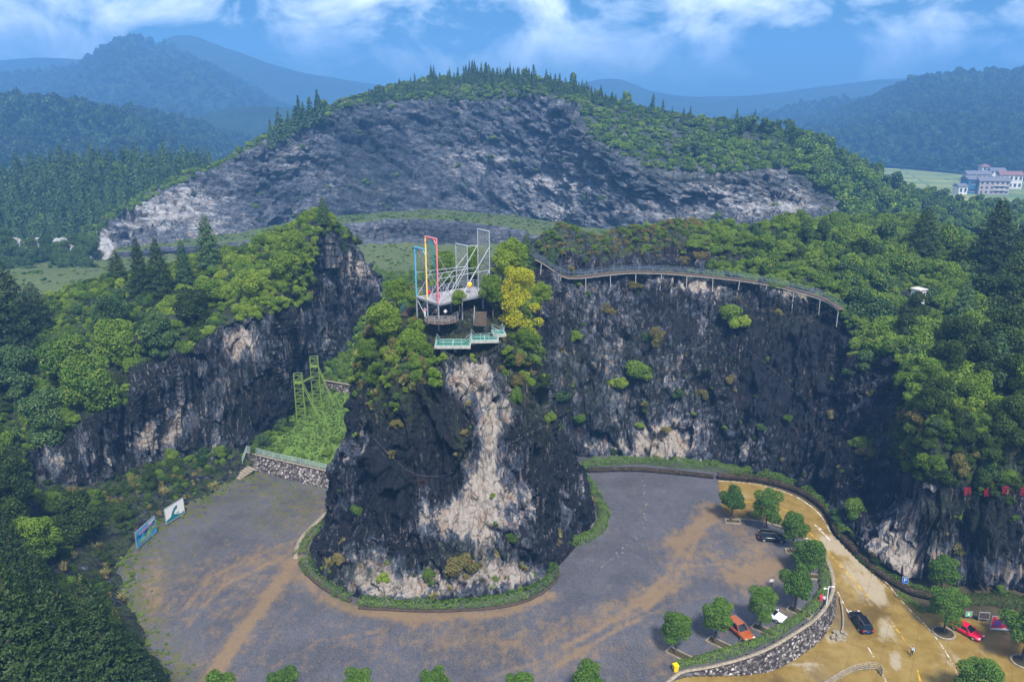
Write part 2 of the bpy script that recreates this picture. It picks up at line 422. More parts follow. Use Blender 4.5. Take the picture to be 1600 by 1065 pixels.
def forest_mat():
    t = NT('forest_far'); p = t.pos()
    v = t.voro(p, .085); n = t.noise(p, .012, 6, .6); n2 = t.noise(p, .25, 5, .7)
    c = t.mix(t.ramp(n, .35, .65), (.010, .026, .014), (.026, .050, .020))
    c = t.mix(t.ramp(n2, .40, .68, 0, .5), c, (.055, .080, .035))
    t.bsdf(c, .95, t.bump(t.math('MULTIPLY_ADD', v, -1.0, n2), 1.0, 6.0), spec=.1); M['forest_far'] = t.m
forest_mat()
def field_mat():
    t = NT('fields'); p = t.pos()
    b = t.n('TexBrick'); t.link(t.scale(p, (1, 1, 1), (0, 0, 0), (0, 0, R(18))), b.inputs['Vector']); b.inputs['Scale'].default_value = 1
    b.inputs['Brick Width'].default_value = 62; b.inputs['Row Height'].default_value = 26; b.inputs['Mortar Size'].default_value = 1.2
    t.put(b.inputs['Color1'], (.14, .19, .055, 1)); t.put(b.inputs['Color2'], (.30, .30, .10, 1)); t.put(b.inputs['Mortar'], (.06, .09, .04, 1))
    n = t.noise(p, .02, 5, .6)
    c = t.mix(t.ramp(n, .4, .62, 0, .7), b.outputs['Color'], (.09, .15, .05))
    t.bsdf(c, .95, spec=.1); M['fields'] = t.m
field_mat()

# ------------------------------------------------------------------ heights of lot and road
def zroad(x, y):
    return -3.5 * (1 - sstep(98, 134, y)) * sstep(20, 40, x)
def PR(px, py, dz=0.0):
    """photo pixel -> point on the road surface"""
    z = 0.0
    for _ in range(25):
        p = P(px, py, z=z + dz); z = .5 * z + .5 * float(zroad(p[0], p[1]))
    return P(px, py, z=z + dz)
def G0(px, py): return P(px, py, z=0.0)

WALL_PX = [(1040, 1070), (1064, 1051), (1105, 1043), (1150, 1032), (1195, 1016), (1238, 992), (1275, 966), (1296, 938), (1302, 912), (1296, 885), (1284, 862), (1266, 846)]
WALL_W = [G0(*q)[:2] for q in WALL_PX]
PIT = [tuple(q) for q in WALL_W] + [tuple(G0(*q)[:2]) for q in ((1236, 829), (1190, 813), (1150, 809), (1128, 800), (1120, 748))] + [(70, 175), (200, 175), (200, 40), (14, 40), (17, 84)]
ROAD_PX = [(1120, 749), (1150, 751), (1185, 755), (1220, 764), (1250, 776), (1276, 794), (1292, 812), (1300, 832), (1322, 856), (1345, 879), (1372, 902), (1400, 925), (1425, 942), (1450, 955), (1500, 962), (1640, 990)]
ROAD_W = [tuple(PR(*q)[:2]) for q in ROAD_PX] + [(110, 70), (110, 45), (16, 45), (18, 85)] + [tuple(np.array(q) + np.array((.12 + .5 * min(1, k / 7), -.45 * (k < 7)))) for k, q in enumerate(WALL_W) if k > 0] + [tuple(G0(*q)[:2]) for q in ((1236, 829), (1190, 813), (1150, 809), (1128, 800))]

def polydist(x, y, pts):
    d = np.full(np.shape(x), 1e9)
    for (a, b), (c, e) in zip(pts[:-1], pts[1:]):
        L = (c - a) ** 2 + (e - b) ** 2 + 1e-9; t = np.clip(((x - a) * (c - a) + (y - b) * (e - b)) / L, 0, 1)
        d = np.minimum(d, np.hypot(x - a - t * (c - a), y - b - t * (e - b)))
    return d

def build_lot():
    xs = np.arange(-76, 130, .5); ys = np.arange(45, 172, .5); X, Y = np.meshgrid(xs, ys)
    pit = inpoly(X, Y, PIT); road = inpoly(X, Y, ROAD_W)
    F = grid_faces(len(ys), len(xs)); pf = pit.ravel()[F]; rf = road.ravel()[F]
    px, py, _ = proj(np.stack([X, Y, np.zeros_like(X)], -1))
    def line(pxs, w): return np.exp(-(polydist(X, Y, [tuple(G0(*q)[:2]) for q in pxs]) / w) ** 2)
    mud = .95 * line([(465, 872), (425, 925), (380, 985), (335, 1050), (320, 1075)], 1.0) + .30 * line([(455, 890), (400, 960), (330, 1050)], 4.0)
    mud += .8 * line([(475, 900), (510, 935), (560, 955), (660, 965), (780, 958), (860, 930)], 1.2)
    mud += .75 * line([(1110, 790), (1085, 830), (1050, 850)], 2) + .5 * line([(1130, 810), (1180, 850), (1205, 880), (1150, 905)], 2.5)
    mud += blob(px, py, [(1080, 850, 60, 30, .32), (1170, 880, 60, 25, .38), (960, 950, 150, 18, .32, -25), (1030, 925, 40, 12, .6, -20), (1200, 900, 60, 18, .5), (640, 1010, 200, 40, .18), (520, 800, 90, 40, .25), (330, 930, 70, 60, .3), (420, 870, 90, 20, .4, -20), (1030, 1030, 30, 40, .4), (900, 1030, 90, 18, .4, -20), (240, 920, 25, 60, .6), (1230, 955, 16, 8, .6)])
    mud += .22 * line([(640, 960), (760, 1000), (900, 985), (1010, 930), (1090, 870)], 4)
    for tr in ([(1120, 800), (1090, 815), (1068, 850), (1040, 900), (980, 960), (880, 1010)], [(1130, 806), (1102, 822), (1082, 856), (1056, 906), (996, 968), (900, 1018)], [(1145, 900), (1148, 930), (1140, 960)], [(1160, 900), (1164, 930), (1158, 962)], [(1120, 930), (1060, 940), (980, 975)], [(1010, 930), (930, 985), (850, 1030), (760, 1060)], [(1022, 938), (946, 993), (868, 1040)], [(520, 830), (440, 850), (330, 900), (280, 960)], [(530, 845), (450, 866), (345, 915), (296, 975)], [(600, 985), (500, 1000), (430, 1040)], [(1190, 900), (1130, 880), (1060, 885)]):
        mud += .36 * line(tr, .42)
    mud += .05 + .10 * fbm(np.stack([X.ravel(), Y.ravel(), 0 * X.ravel()], 1), 14, 3, 5).reshape(X.shape)
    weed = blob(px, py, [(420, 760, 110, 30, 1.0), (470, 800, 60, 25, .8), (260, 860, 50, 40, .7), (215, 950, 30, 90, 1.1), (420, 820, 60, 20, .5), (540, 940, 40, 15, .5), (300, 800, 40, 25, .9), (1260, 880, 30, 30, .5), (1225, 965, 14, 8, .8), (270, 1050, 40, 40, .8)])
    weed += .8 * line([(400, 738), (370, 745), (300, 790), (230, 832), (195, 880), (205, 950), (265, 1060)], 3)
    V = np.stack([X, Y, np.where(pit, zroad(X, Y) - .05, 0.0)], -1).reshape(-1, 3)
    keep = ~pf.all(1) & (~pf.any(1) | (np.abs(zroad(X, Y)).ravel()[F].max(1) < .6))
    def sub(mask):
        f = F[mask]; u, inv = np.unique(f, return_inverse=True); return u, inv.reshape(f.shape)
    u, f = sub(keep); o = link('parking_ground', mesh_np('parking_ground', V[u], f, {'mud': mud.ravel()[u], 'weed': weed.ravel()[u]}, True), 'gravel'); tag(o, kind='structure')
    u, f = sub(pf.all(1) & ~rf.all(1)); o = link('roadside_ground', mesh_np('roadside_ground', V[u], f, None, True), 'soil'); tag(o, kind='structure')
    # road sheet: cells inside plus a boundary snapped by clipping against a fine grid
    xs = np.arange(14, 112, .25); ys = np.arange(45, 150, .25); X, Y = np.meshgrid(xs, ys); ins = inpoly(X, Y, ROAD_W)
    F = grid_faces(len(ys), len(xs)); u0 = ins.ravel()[F].all(1); f = F[u0]; u, inv = np.unique(f, return_inverse=True); f = inv.reshape(f.shape)
    V = np.stack([X, Y, zroad(X, Y) + .006], -1).reshape(-1, 3)[u]; px, py, _ = proj(V)
    worn = blob(px, py, [(1310, 850, 20, 20, 1.0), (1340, 890, 30, 40, .9), (1370, 925, 25, 25, .8), (1385, 985, 18, 26, .9), (1290, 845, 10, 12, .9), (1400, 1030, 12, 20, .9), (1480, 1030, 30, 25, .5), (1245, 1037, 60, 4, .7), (1190, 770, 60, 12, .3), (1300, 995, 20, 12, .5), (1540, 1020, 40, 14, .5), (1270, 1045, 30, 6, .6)])
    o = link('road', mesh_np('road', V, f, {'worn': worn}, True), 'muddy_concrete'); tag(o, kind='structure')
build_lot()

# ------------------------------------------------------------------ rock displacement shared by all cliffs
def craggy(G, closed, amp, w, seed, s=1.0):
    n = grid_normals(G, closed); sh = G.shape
    q = G.reshape(-1, 3)
    f1, t1 = facets(q, (4.4 * s, 4.4 * s, 18 * s), seed, tone=True); f2, t2 = facets(q, (1.7 * s, 1.7 * s, 9.0 * s), seed + 20, tone=True); f3, t3 = facets(q, (.9 * s, .9 * s, 4.0 * s), seed + 40, tone=True)
    d = 2.4 * f1 + 1.2 * f2 + .55 * f3 + .8 * fbm(q, 7 * s, 4, seed + 60)
    global TONE; TONE = (.25 * t1 + .40 * t2 + .35 * t3).reshape(sh[:2]) - .5
    d = d.reshape(sh[:2]) * amp * w
    return G + n * d[..., None], n
def facing(G, closed=False):
    n = grid_normals(G, closed); c = np.array([0, 0, CAM_Z]) - G
    return np.sign((n * c).sum(2).mean())
TONE = None
def finish(name, G, closed, mat_attr, mats, smooth=False, step=2, kind='structure'):
    """mats = (rock material); G final grid"""
    F = grid_faces(G.shape[0], G.shape[1], closed)
    if facing(G, closed) < 0: F = F[:, ::-1]
    o = link(name, mesh_np(name, G.reshape(-1, 3), F, {k: v.ravel() for k, v in mat_attr.items()}, smooth), mats)
    BVHS[name] = bvh_of(G, closed, step)
    SHEETS[name] = G
    if kind: tag(o, kind=kind)
    return o

# ---- left hill and its cliff
LEFT_ROCK = [(30, 715), (110, 665), (195, 628), (205, 575), (290, 545), (345, 508), (480, 470), (498, 368), (520, 362), (560, 385), (598, 455), (565, 515), (508, 592), (425, 675), (385, 700), (260, 712), (140, 765), (60, 750)]
def left_hill():
    r0 = [P(330, 1160, z=0), P(268, 1062, z=0), P(204, 950, z=0), P(190, 880, z=0), P(228, 832, z=0), P(300, 790, z=0), P(372, 745, z=0), P(392, 728, z=1), P(440, 690, z=3.5), P(507, 612, z=5.5), P(556, 540, Y=199), P(596, 470, Y=214), P(600, 445, Y=235), P(560, 440, Y=250)]
    r1 = [P(100, 1200, z=9), P(60, 1040, z=9), P(25, 900, z=8), P(45, 795, z=6.5), P(130, 762, z=5), P(200, 737, z=4.5), P(280, 706, z=4), P(378, 694, z=4), P(430, 668, z=5), P(500, 592, z=6), P(550, 527, Y=202), P(592, 462, Y=216), P(590, 445, Y=233), P(540, 440, Y=248)]
    r2 = [P(-150, 1080, z=20), P(-120, 900, z=20), P(-40, 780, z=18), P(50, 705, Y=134), P(125, 660, Y=135), P(203, 618, Y=142), P(298, 530, Y=154), P(350, 503, Y=157), P(430, 476, Y=164), P(503, 366, Y=192), P(550, 386, Y=206), P(579, 424, Y=218), P(572, 425, Y=230), P(520, 405, Y=245)]
    r3 = [P(-500, 950, z=32), P(-380, 780, z=30), P(-220, 680, z=28), P(-30, 600, Y=152), P(60, 562, Y=155), P(130, 522, Y=163), P(240, 482, Y=172), P(330, 452, Y=174), P(430, 412, Y=178), P(498, 343, Y=198), P(528, 366, Y=212), P(560, 410, Y=223), P(550, 415, Y=230), P(500, 400, Y=240)]
    r4 = [P(-900, 800, z=36), P(-700, 640, z=36), P(-450, 560, z=33), P(-120, 500, Y=190), P(50, 472, Y=192), P(130, 449, Y=194), P(230, 432, Y=194), P(330, 412, Y=196), P(430, 372, Y=199), P(490, 338, Y=205), P(515, 362, Y=216), P(535, 405, Y=225), P(520, 410, Y=232), P(480, 400, Y=238)]
    r5 = [q + np.array([-20, 40, -24 - .3 * max(0, q[2] - 24)]) for q in r4]
    G, ts = loft([r0, r1, r2, r3, r4, r5], 640, [26, 104, 34, 28, 14])
    px, py, _ = proj(G); rock = inpoly(px, py, LEFT_ROCK).astype(float)
    k = np.array([.25, .5, .25])
    for _ in range(5):
        rock = np.apply_along_axis(lambda a: np.convolve(np.pad(a, 1, 'edge'), k, 'valid'), 1, rock)
        rock = np.apply_along_axis(lambda a: np.convolve(np.pad(a, 1, 'edge'), k, 'valid'), 0, rock)
    G2, n = craggy(G, False, 1.15 * facing(G), .2 + .8 * rock, 3)
    soft = fbm(G.reshape(-1, 3), 16, 3, 90).reshape(G.shape[:2])
    G2[..., 2] += (1 - rock) * soft * 1.6 * sstep(0, 1.5, ts)[:, None]
    bare = .08 + blob(px, py, [(260, 670, 22, 40, .5), (160, 700, 30, 40, .35), (370, 535, 26, 26, .65), (235, 690, 20, 20, .6), (490, 500, 30, 35, .3), (550, 420, 45, 40, .45), (280, 650, 14, 30, .4), (80, 710, 20, 30, .4), (440, 530, 70, 60, .18), (420, 640, 60, 40, -.25), (330, 600, 50, 60, .12), (300, 640, 60, 50, .15), (120, 720, 60, 30, .12)])
    finish('cliff_left', G2, False, {'tone': TONE, 'bare': bare, 'moss': (1 - rock) * .9 + .12}, 'rock_near')
left_hill()

# ---- ridge behind the lot that bends to the right foreground
RIGHT_ROCK = [(838, 415), (900, 432), (1000, 424), (1100, 430), (1200, 442), (1292, 466), (1338, 512), (1348, 570), (1400, 545), (1440, 600), (1385, 680), (1425, 745), (1500, 762), (1640, 768), (1640, 925), (1440, 920), (1330, 845), (1270, 780), (1100, 735), (890, 725), (845, 600), (835, 480)]
BAND_ROCK = [(860, 395), (960, 405), (1050, 385), (1110, 385), (1110, 425), (1000, 418), (880, 425)]
def right_ridge():
    z0 = lambda px, py, dz=-.2: PR(px, py) + np.array([0, 0, dz])
    r0 = [P(800, 716, z=0), P(880, 712, z=0), P(935, 712, z=0), P(1000, 716, z=0), P(1100, 727, z=0), P(1200, 745, z=0), P(1272, 775, z=0), P(1322, 830, z=-.3), P(1375, 880, z=-.8), P(1450, 909, z=-1.8), P(1530, 915, z=-2.2), P(1605, 917, z=-2.5), P(1720, 935, z=-3), P(1900, 990, z=-3)]
    r2 = [P(800, 470, Y=162), P(845, 440, Y=166), P(905, 442, Y=172), P(985, 432, Y=175), P(1090, 436, Y=176), P(1190, 449, Y=173), P(1286, 474, Y=166), P(1346, 514, Y=154), P(1405, 565, Y=141), P(1432, 640, Y=119), P(1525, 668, Y=114), P(1605, 680, Y=112), P(1740, 700, Y=107), P(1960, 740, Y=100)]
    r1 = [(.5 * a + .5 * b) + np.array([0, -1.5, 0]) for a, b in zip(r0, r2)]
    r25 = [P(800, 425, Y=170), P(846, 412, Y=171), P(904, 428, Y=176), P(985, 420, Y=179.5), P(1090, 424, Y=180.5), P(1190, 437, Y=177.5), P(1287, 460, Y=170.5), P(1350, 500, Y=158), P(1410, 545, Y=145), P(1455, 605, Y=126), P(1550, 630, Y=122), P(1640, 640, Y=120), P(1780, 650, Y=116), P(2000, 680, Y=110)]
    r3 = [P(800, 395, Y=182), P(848, 392, Y=183), P(902, 390, Y=185), P(985, 388, Y=187), P(1090, 380, Y=188.5), P(1190, 385, Y=189), P(1300, 400, Y=190), P(1400, 415, Y=184), P(1480, 455, Y=168), P(1530, 525, Y=150), P(1620, 555, Y=143), P(1720, 580, Y=138), P(1860, 600, Y=132), P(2100, 640, Y=124)]
    r4 = [P(800, 378, Y=196), P(850, 373, Y=197), P(900, 368, Y=199), P(985, 366, Y=201), P(1090, 364, Y=205), P(1190, 358, Y=212), P(1300, 352, Y=226), P(1420, 354, Y=238), P(1520, 378, Y=235), P(1620, 395, Y=230), P(1720, 410, Y=225), P(1840, 430, Y=220), P(2000, 460, Y=210), P(2300, 500, Y=200)]
    r5 = [q + np.array([3, 28, -22]) for q in r4[:6]] + [q + np.array([6, 30, -12]) for q in r4[6:]]
    G, ts = loft([r0, r1, r2, r25, r3, r4, r5], 900, [64, 72, 12, 30, 30, 12])
    px, py, _ = proj(G); rock = (inpoly(px, py, RIGHT_ROCK) | inpoly(px, py, BAND_ROCK)).astype(float)
    k = np.array([.25, .5, .25])
    for _ in range(5):
        rock = np.apply_along_axis(lambda a: np.convolve(np.pad(a, 1, 'edge'), k, 'valid'), 1, rock)
        rock = np.apply_along_axis(lambda a: np.convolve(np.pad(a, 1, 'edge'), k, 'valid'), 0, rock)
    G2, n = craggy(G, False, 1.2 * facing(G), .2 + .8 * rock, 11, 1.1)
    soft = fbm(G.reshape(-1, 3), 14, 3, 95).reshape(G.shape[:2])
    G2[..., 2] += (1 - rock) * (soft * 2.4 + 1.9 * fbm(G.reshape(-1, 3), 6.5, 2, 97).reshape(G.shape[:2])) * sstep(2.2, 3.5, ts)[:, None]
    bare = .08 + blob(px, py, [(1035, 690, 46, 28, .95), (1240, 458, 45, 14, .85), (1100, 450, 40, 16, .45), (1050, 440, 60, 12, .35), (1180, 690, 30, 20, .25), (960, 700, 60, 16, .35), (1450, 790, 40, 60, .42, 20), (1400, 840, 40, 50, .45), (1440, 880, 50, 24, .45), (1580, 890, 60, 26, .45), (1500, 870, 40, 20, .25), (1060, 660, 60, 50, .2), (1100, 490, 16, 40, .3), (1330, 600, 30, 30, .2), (1250, 560, 90, 100, -.25), (1180, 560, 60, 60, -.15), (1300, 700, 60, 60, -.3), (1530, 780, 60, 40, -.35), (940, 560, 90, 120, .22), (1060, 560, 60, 60, .12), (1130, 640, 50, 50, .05), (900, 450, 60, 30, .15), (1480, 600, 60, 60, -.3)])
    moss = (1 - rock) * .95 + blob(px, py, [(960, 640, 60, 60, .25), (1000, 560, 80, 70, .25), (1150, 480, 30, 40, .3), (890, 560, 30, 80, .4), (1230, 500, 60, 30, .3), (1500, 800, 80, 60, .4), (1400, 700, 40, 60, .6), (1090, 600, 30, 40, .3)])
    finish('cliff_back', G2, False, {'tone': TONE, 'bare': bare, 'moss': np.clip(moss, 0, 1)}, 'rock_near')
right_ridge()

# ---- rock pillar: closed rings from the base to the crown
def pillar():
    def ring(pts): return np.array(pts, float)
    b = [G0(481, 872), G0(515, 912), G0(570, 936), G0(650, 942), G0(740, 940), G0(820, 922), G0(866, 890), G0(905, 848), G0(932, 815), G0(922, 770), np.array([13, 151, 0]), np.array([8, 172, 0]), np.array([-12, 172, 0]), np.array([-30, 150, 0]), P(533, 770, z=0), P(505, 810, z=0)]
    def lev(z, pts): return np.array([np.array(p) if len(p) == 3 else np.array([p[0], p[1], z]) for p in pts])
    a1 = lev(3.5, [P(505, 845, z=3.5), P(530, 880, z=3.5), P(575, 897, z=3.5), P(650, 905, z=3.5), P(740, 905, z=3.5), P(815, 890, z=3.5), P(862, 860, z=3.5), P(893, 830, z=3.5), P(920, 800, z=3.5), P(915, 755, z=3.5), (11, 151), (7, 172), (-12, 172), (-29, 150), P(533, 750, z=3.5), P(516, 790, z=3.5)])
    a2 = lev(9, [P(524, 770, z=9), P(545, 800, z=9), P(585, 826, z=9), P(650, 838, z=9), P(740, 842, z=9), P(808, 830, z=9), P(850, 808, z=9), P(880, 785, z=9), P(898, 762, z=9), P(892, 722, z=9), (8.5, 151), (6, 172), (-12, 172), (-27, 150), P(542, 700, z=9), P(530, 735, z=9)])
    a3 = lev(18, [P(542, 690, z=18), P(560, 712, z=18), P(592, 728, z=18), P(655, 738, z=18), P(735, 738, z=18), P(795, 725, z=18), P(835, 708, z=18), P(856, 690, z=18), P(868, 665, z=18), P(862, 632, z=18), (5, 152), (4, 173), (-12, 173), (-24, 152), P(562, 630, z=18), P(552, 660, z=18)])
    a4 = lev(27, [P(563, 598, z=27), P(582, 618, z=27), P(604, 634, z=27), P(660, 642, z=27), P(730, 642, z=27), P(785, 632, z=27), P(822, 618, z=27), P(838, 600, z=27), P(846, 578, z=27), P(842, 548, z=27), (3, 154), (3, 175), (-11, 175), (-20, 155), P(582, 545, z=27), P(570, 572, z=27)])
    a5 = lev(34, [P(582, 528, z=32), P(602, 548, z=33), P(628, 560, z=34), P(680, 560, z=34.4), P(738, 552, z=34.6), P(782, 542, z=34.8), P(815, 530, z=34), P(826, 510, z=33.5), P(830, 488, z=33.5), P(830, 464, z=33.5), (2, 157), (2, 177), (-9, 177), (-14, 158), P(608, 480, z=31), P(592, 505, z=31)])
    a6 = lev(37, [P(606, 492, z=34), P(622, 505, z=35), P(650, 515, z=35.5), P(692, 520, z=35.6), P(735, 516, z=35.7), P(772, 508, z=36), P(800, 492, z=36.5), P(808, 475, z=37), P(812, 455, z=37), P(815, 432, z=37), (1, 160), (1, 178), (-7, 178), (-10, 162), P(622, 455, z=34), P(602, 472, z=33.5)])
    a7 = lev(39, [P(630, 470, z=36), P(645, 478, z=36.5), P(668, 486, z=37), P(700, 488, z=37.4), P(735, 482, z=38), P(765, 470, z=38.5), P(785, 456, z=39), P(795, 445, z=39), P(800, 432, z=39), P(805, 415, z=39), (0, 162), (0, 174), (-5, 174), (-7, 162), P(655, 440, z=35.5), P(640, 455, z=35.5)])
    c = a7.mean(0); a8 = c + (a7 - c) * .4 + np.array([0, 0, .9]); a9 = c + (a7 - c) * .02 + np.array([0, 0, 1.1])
    G, ts = loft([np.array(b), a1, a2, a3, a4, a5, a6, a7, a8, a9], 680, [20, 28, 46, 46, 38, 16, 12, 8, 6], closed=True)
    cen = G.mean(axis=(0, 1)); n = grid_normals(G, True); s = np.sign((n[:170] * (G[:170] - cen)).sum(2).mean())
    px, py, _ = proj(G)
    w = sstep(0, .8, ts)[:, None] * (1 - .8 * sstep(5.2, 6.2, ts))[:, None] * np.ones(G.shape[:2])
    G = G - n * (s * .7 * w)[..., None]; G2, _ = craggy(G, True, 1.05 * s, w, 29, .92)
    bare = blob(px, py, [(757, 780, 42, 85, 1.0, 8), (738, 590, 40, 44, .85), (778, 655, 20, 50, .75, 15), (690, 805, 50, 30, .45), (650, 915, 110, 24, .75), (800, 900, 60, 24, .75), (580, 880, 50, 40, .5), (700, 820, 60, 26, .4), (700, 720, 40, 60, -.25), (860, 790, 25, 60, -.2), (830, 790, 25, 40, .55), (890, 780, 10, 40, .45), (660, 770, 12, 40, .5), (560, 690, 8, 60, .55, 5), (545, 740, 12, 60, .4), (610, 700, 60, 90, -.28), (680, 680, 50, 60, -.2), (860, 720, 30, 60, -.25), (580, 620, 40, 40, -.05), (850, 640, 20, 40, .2), (930, 815, 12, 20, .6), (620, 760, 40, 60, -.2)])
    moss = blob(px, py, [(600, 560, 60, 60, .8), (640, 600, 50, 40, .6), (820, 560, 40, 80, .8), (720, 690, 12, 50, .6), (740, 870, 60, 24, .8), (570, 890, 60, 24, .7), (850, 640, 40, 60, .4), (620, 640, 40, 40, .5)]) + sstep(4.6, 5.6, ts)[:, None] * .8
    o = finish('rock_pillar', G2, True, {'tone': TONE, 'bare': bare, 'moss': np.clip(moss, 0, 1)}, 'rock_near', kind='thing')
    tag(o, 'tall dark rock pillar with a pale bare streak, in the middle of the car park', 'rock pillar')
pillar()

# ---- lawn valley between left cliff and pillar, meadow, bench wall and quarry floor behind
def lawn():
    r0 = [P(372, 700, z=2.9), P(386, 706, z=2.9), P(430, 717, z=2.9), P(480, 728, z=2.9), P(535, 741, z=2.9), P(600, 756, z=2.9)]
    r1 = [P(400, 672, z=4.6), P(420, 672, z=4.6), P(455, 677, z=4.6), P(500, 684, z=4.6), P(545, 690, z=4.6), P(620, 700, z=4.6)]
    r2 = [P(478, 605, z=6.2), P(490, 608, z=6.2), P(510, 612, z=6.2), P(535, 616, z=6.2), P(565, 620, z=6.2), P(640, 630, z=6.2)]
    r3 = [P(515, 540, Y=200), P(530, 540, Y=200), P(550, 541, Y=200), P(575, 543, Y=200), P(600, 545, Y=200), P(680, 550, Y=200)]
    r4 = [P(545, 472, Y=215), P(560, 470, Y=215), P(592, 468, Y=215), P(620, 466, Y=216), P(660, 462, Y=217), P(740, 458, Y=219)]
    r5 = [P(510, 428, z=13.5), P(540, 428, z=13.5), P(590, 428, z=13.5), P(640, 428, z=13.5), P(720, 428, z=13.5), P(860, 428, z=13.5)]
    G, ts = loft([r0, r1, r2, r3, r4, r5], 120, [16, 24, 20, 14, 20])
    G[..., 2] += .35 * fbm(G.reshape(-1, 3), 5, 3, 4).reshape(G.shape[:2]) * sstep(0, .4, ts)[:, None]
    finish('grass_slope', G, False, {}, 'lawn', True, 1)
lawn()
def meadow():
    def row(y, xs, **k): return [P(x, y, **k) for x in xs]
    r0 = [np.array([x, 262., 14.0]) for x in (-300, -190, -90, -20, 30, 90, 150)]
    r1 = [np.array([x, 300., 11.5]) for x in (-310, -200, -95, -20, 35, 100, 165)]
    r2 = [P(-100, 420, Y=322), P(420, 392, Y=324), P(540, 384, Y=326), P(640, 382, Y=328), P(760, 384, Y=326), P(880, 380, Y=318), P(1010, 380, Y=308)]
    r3 = [P(-100, 418, Y=325), P(420, 372, Y=329), P(540, 350, Y=332), P(640, 343, Y=334), P(760, 350, Y=332), P(870, 371, Y=322), P(1010, 374, Y=314)]
    r4 = [P(-100, 416, Y=350), P(420, 362, Y=370), P(540, 344, Y=385), P(640, 337, Y=395), P(760, 343, Y=385), P(880, 356, Y=365), P(1030, 371, Y=335)]
    r5 = [P(-100, 412, Y=385), P(440, 348, Y=425), P(550, 336, Y=448), P(680, 328, Y=456), P(790, 336, Y=446), P(880, 348, Y=412), P(1050, 366, Y=352)]
    rm = [np.array([x, 200., -1.0]) for x in (-300, -190, -90, -20, 30, 90, 150)]
    G, ts = loft([rm, r0, r1, r2, r3, r4, r5], 260, [12, 20, 20, 18, 14, 24]); ts = ts - 1
    q = G.reshape(-1, 3); G[..., 2] += .5 * fbm(q, 12, 4, 6).reshape(G.shape[:2])
    w = (np.exp(-((ts - 2.5) / .45) ** 4))[:, None] * np.ones(G.shape[:2])
    G2, _ = craggy(G, False, .9 * facing(G), w, 61, 1.2)
    m = ((ts < 2.15) | (ts > 2.95))
    F = grid_faces(G.shape[0], G.shape[1]); F = F[:, ::-1] if facing(G) < 0 else F
    me = mesh_np('quarry_floor', G2.reshape(-1, 3), F, {'bare': np.zeros(G.shape[:2]), 'moss': np.zeros(G.shape[:2])}, False)
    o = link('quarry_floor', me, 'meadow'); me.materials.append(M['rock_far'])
    rowi = np.repeat(np.arange(G.shape[0] - 1), G.shape[1] - 1); tm = ts[:-1][rowi]
    mi = ((tm > 2.05) & (tm < 2.98)).astype(np.int32); me.polygons.foreach_set('material_index', mi); tag(o, kind='structure')
    BVHS['quarry_floor'] = bvh_of(G2, False, 1); SHEETS['quarry_floor'] = G2
meadow()

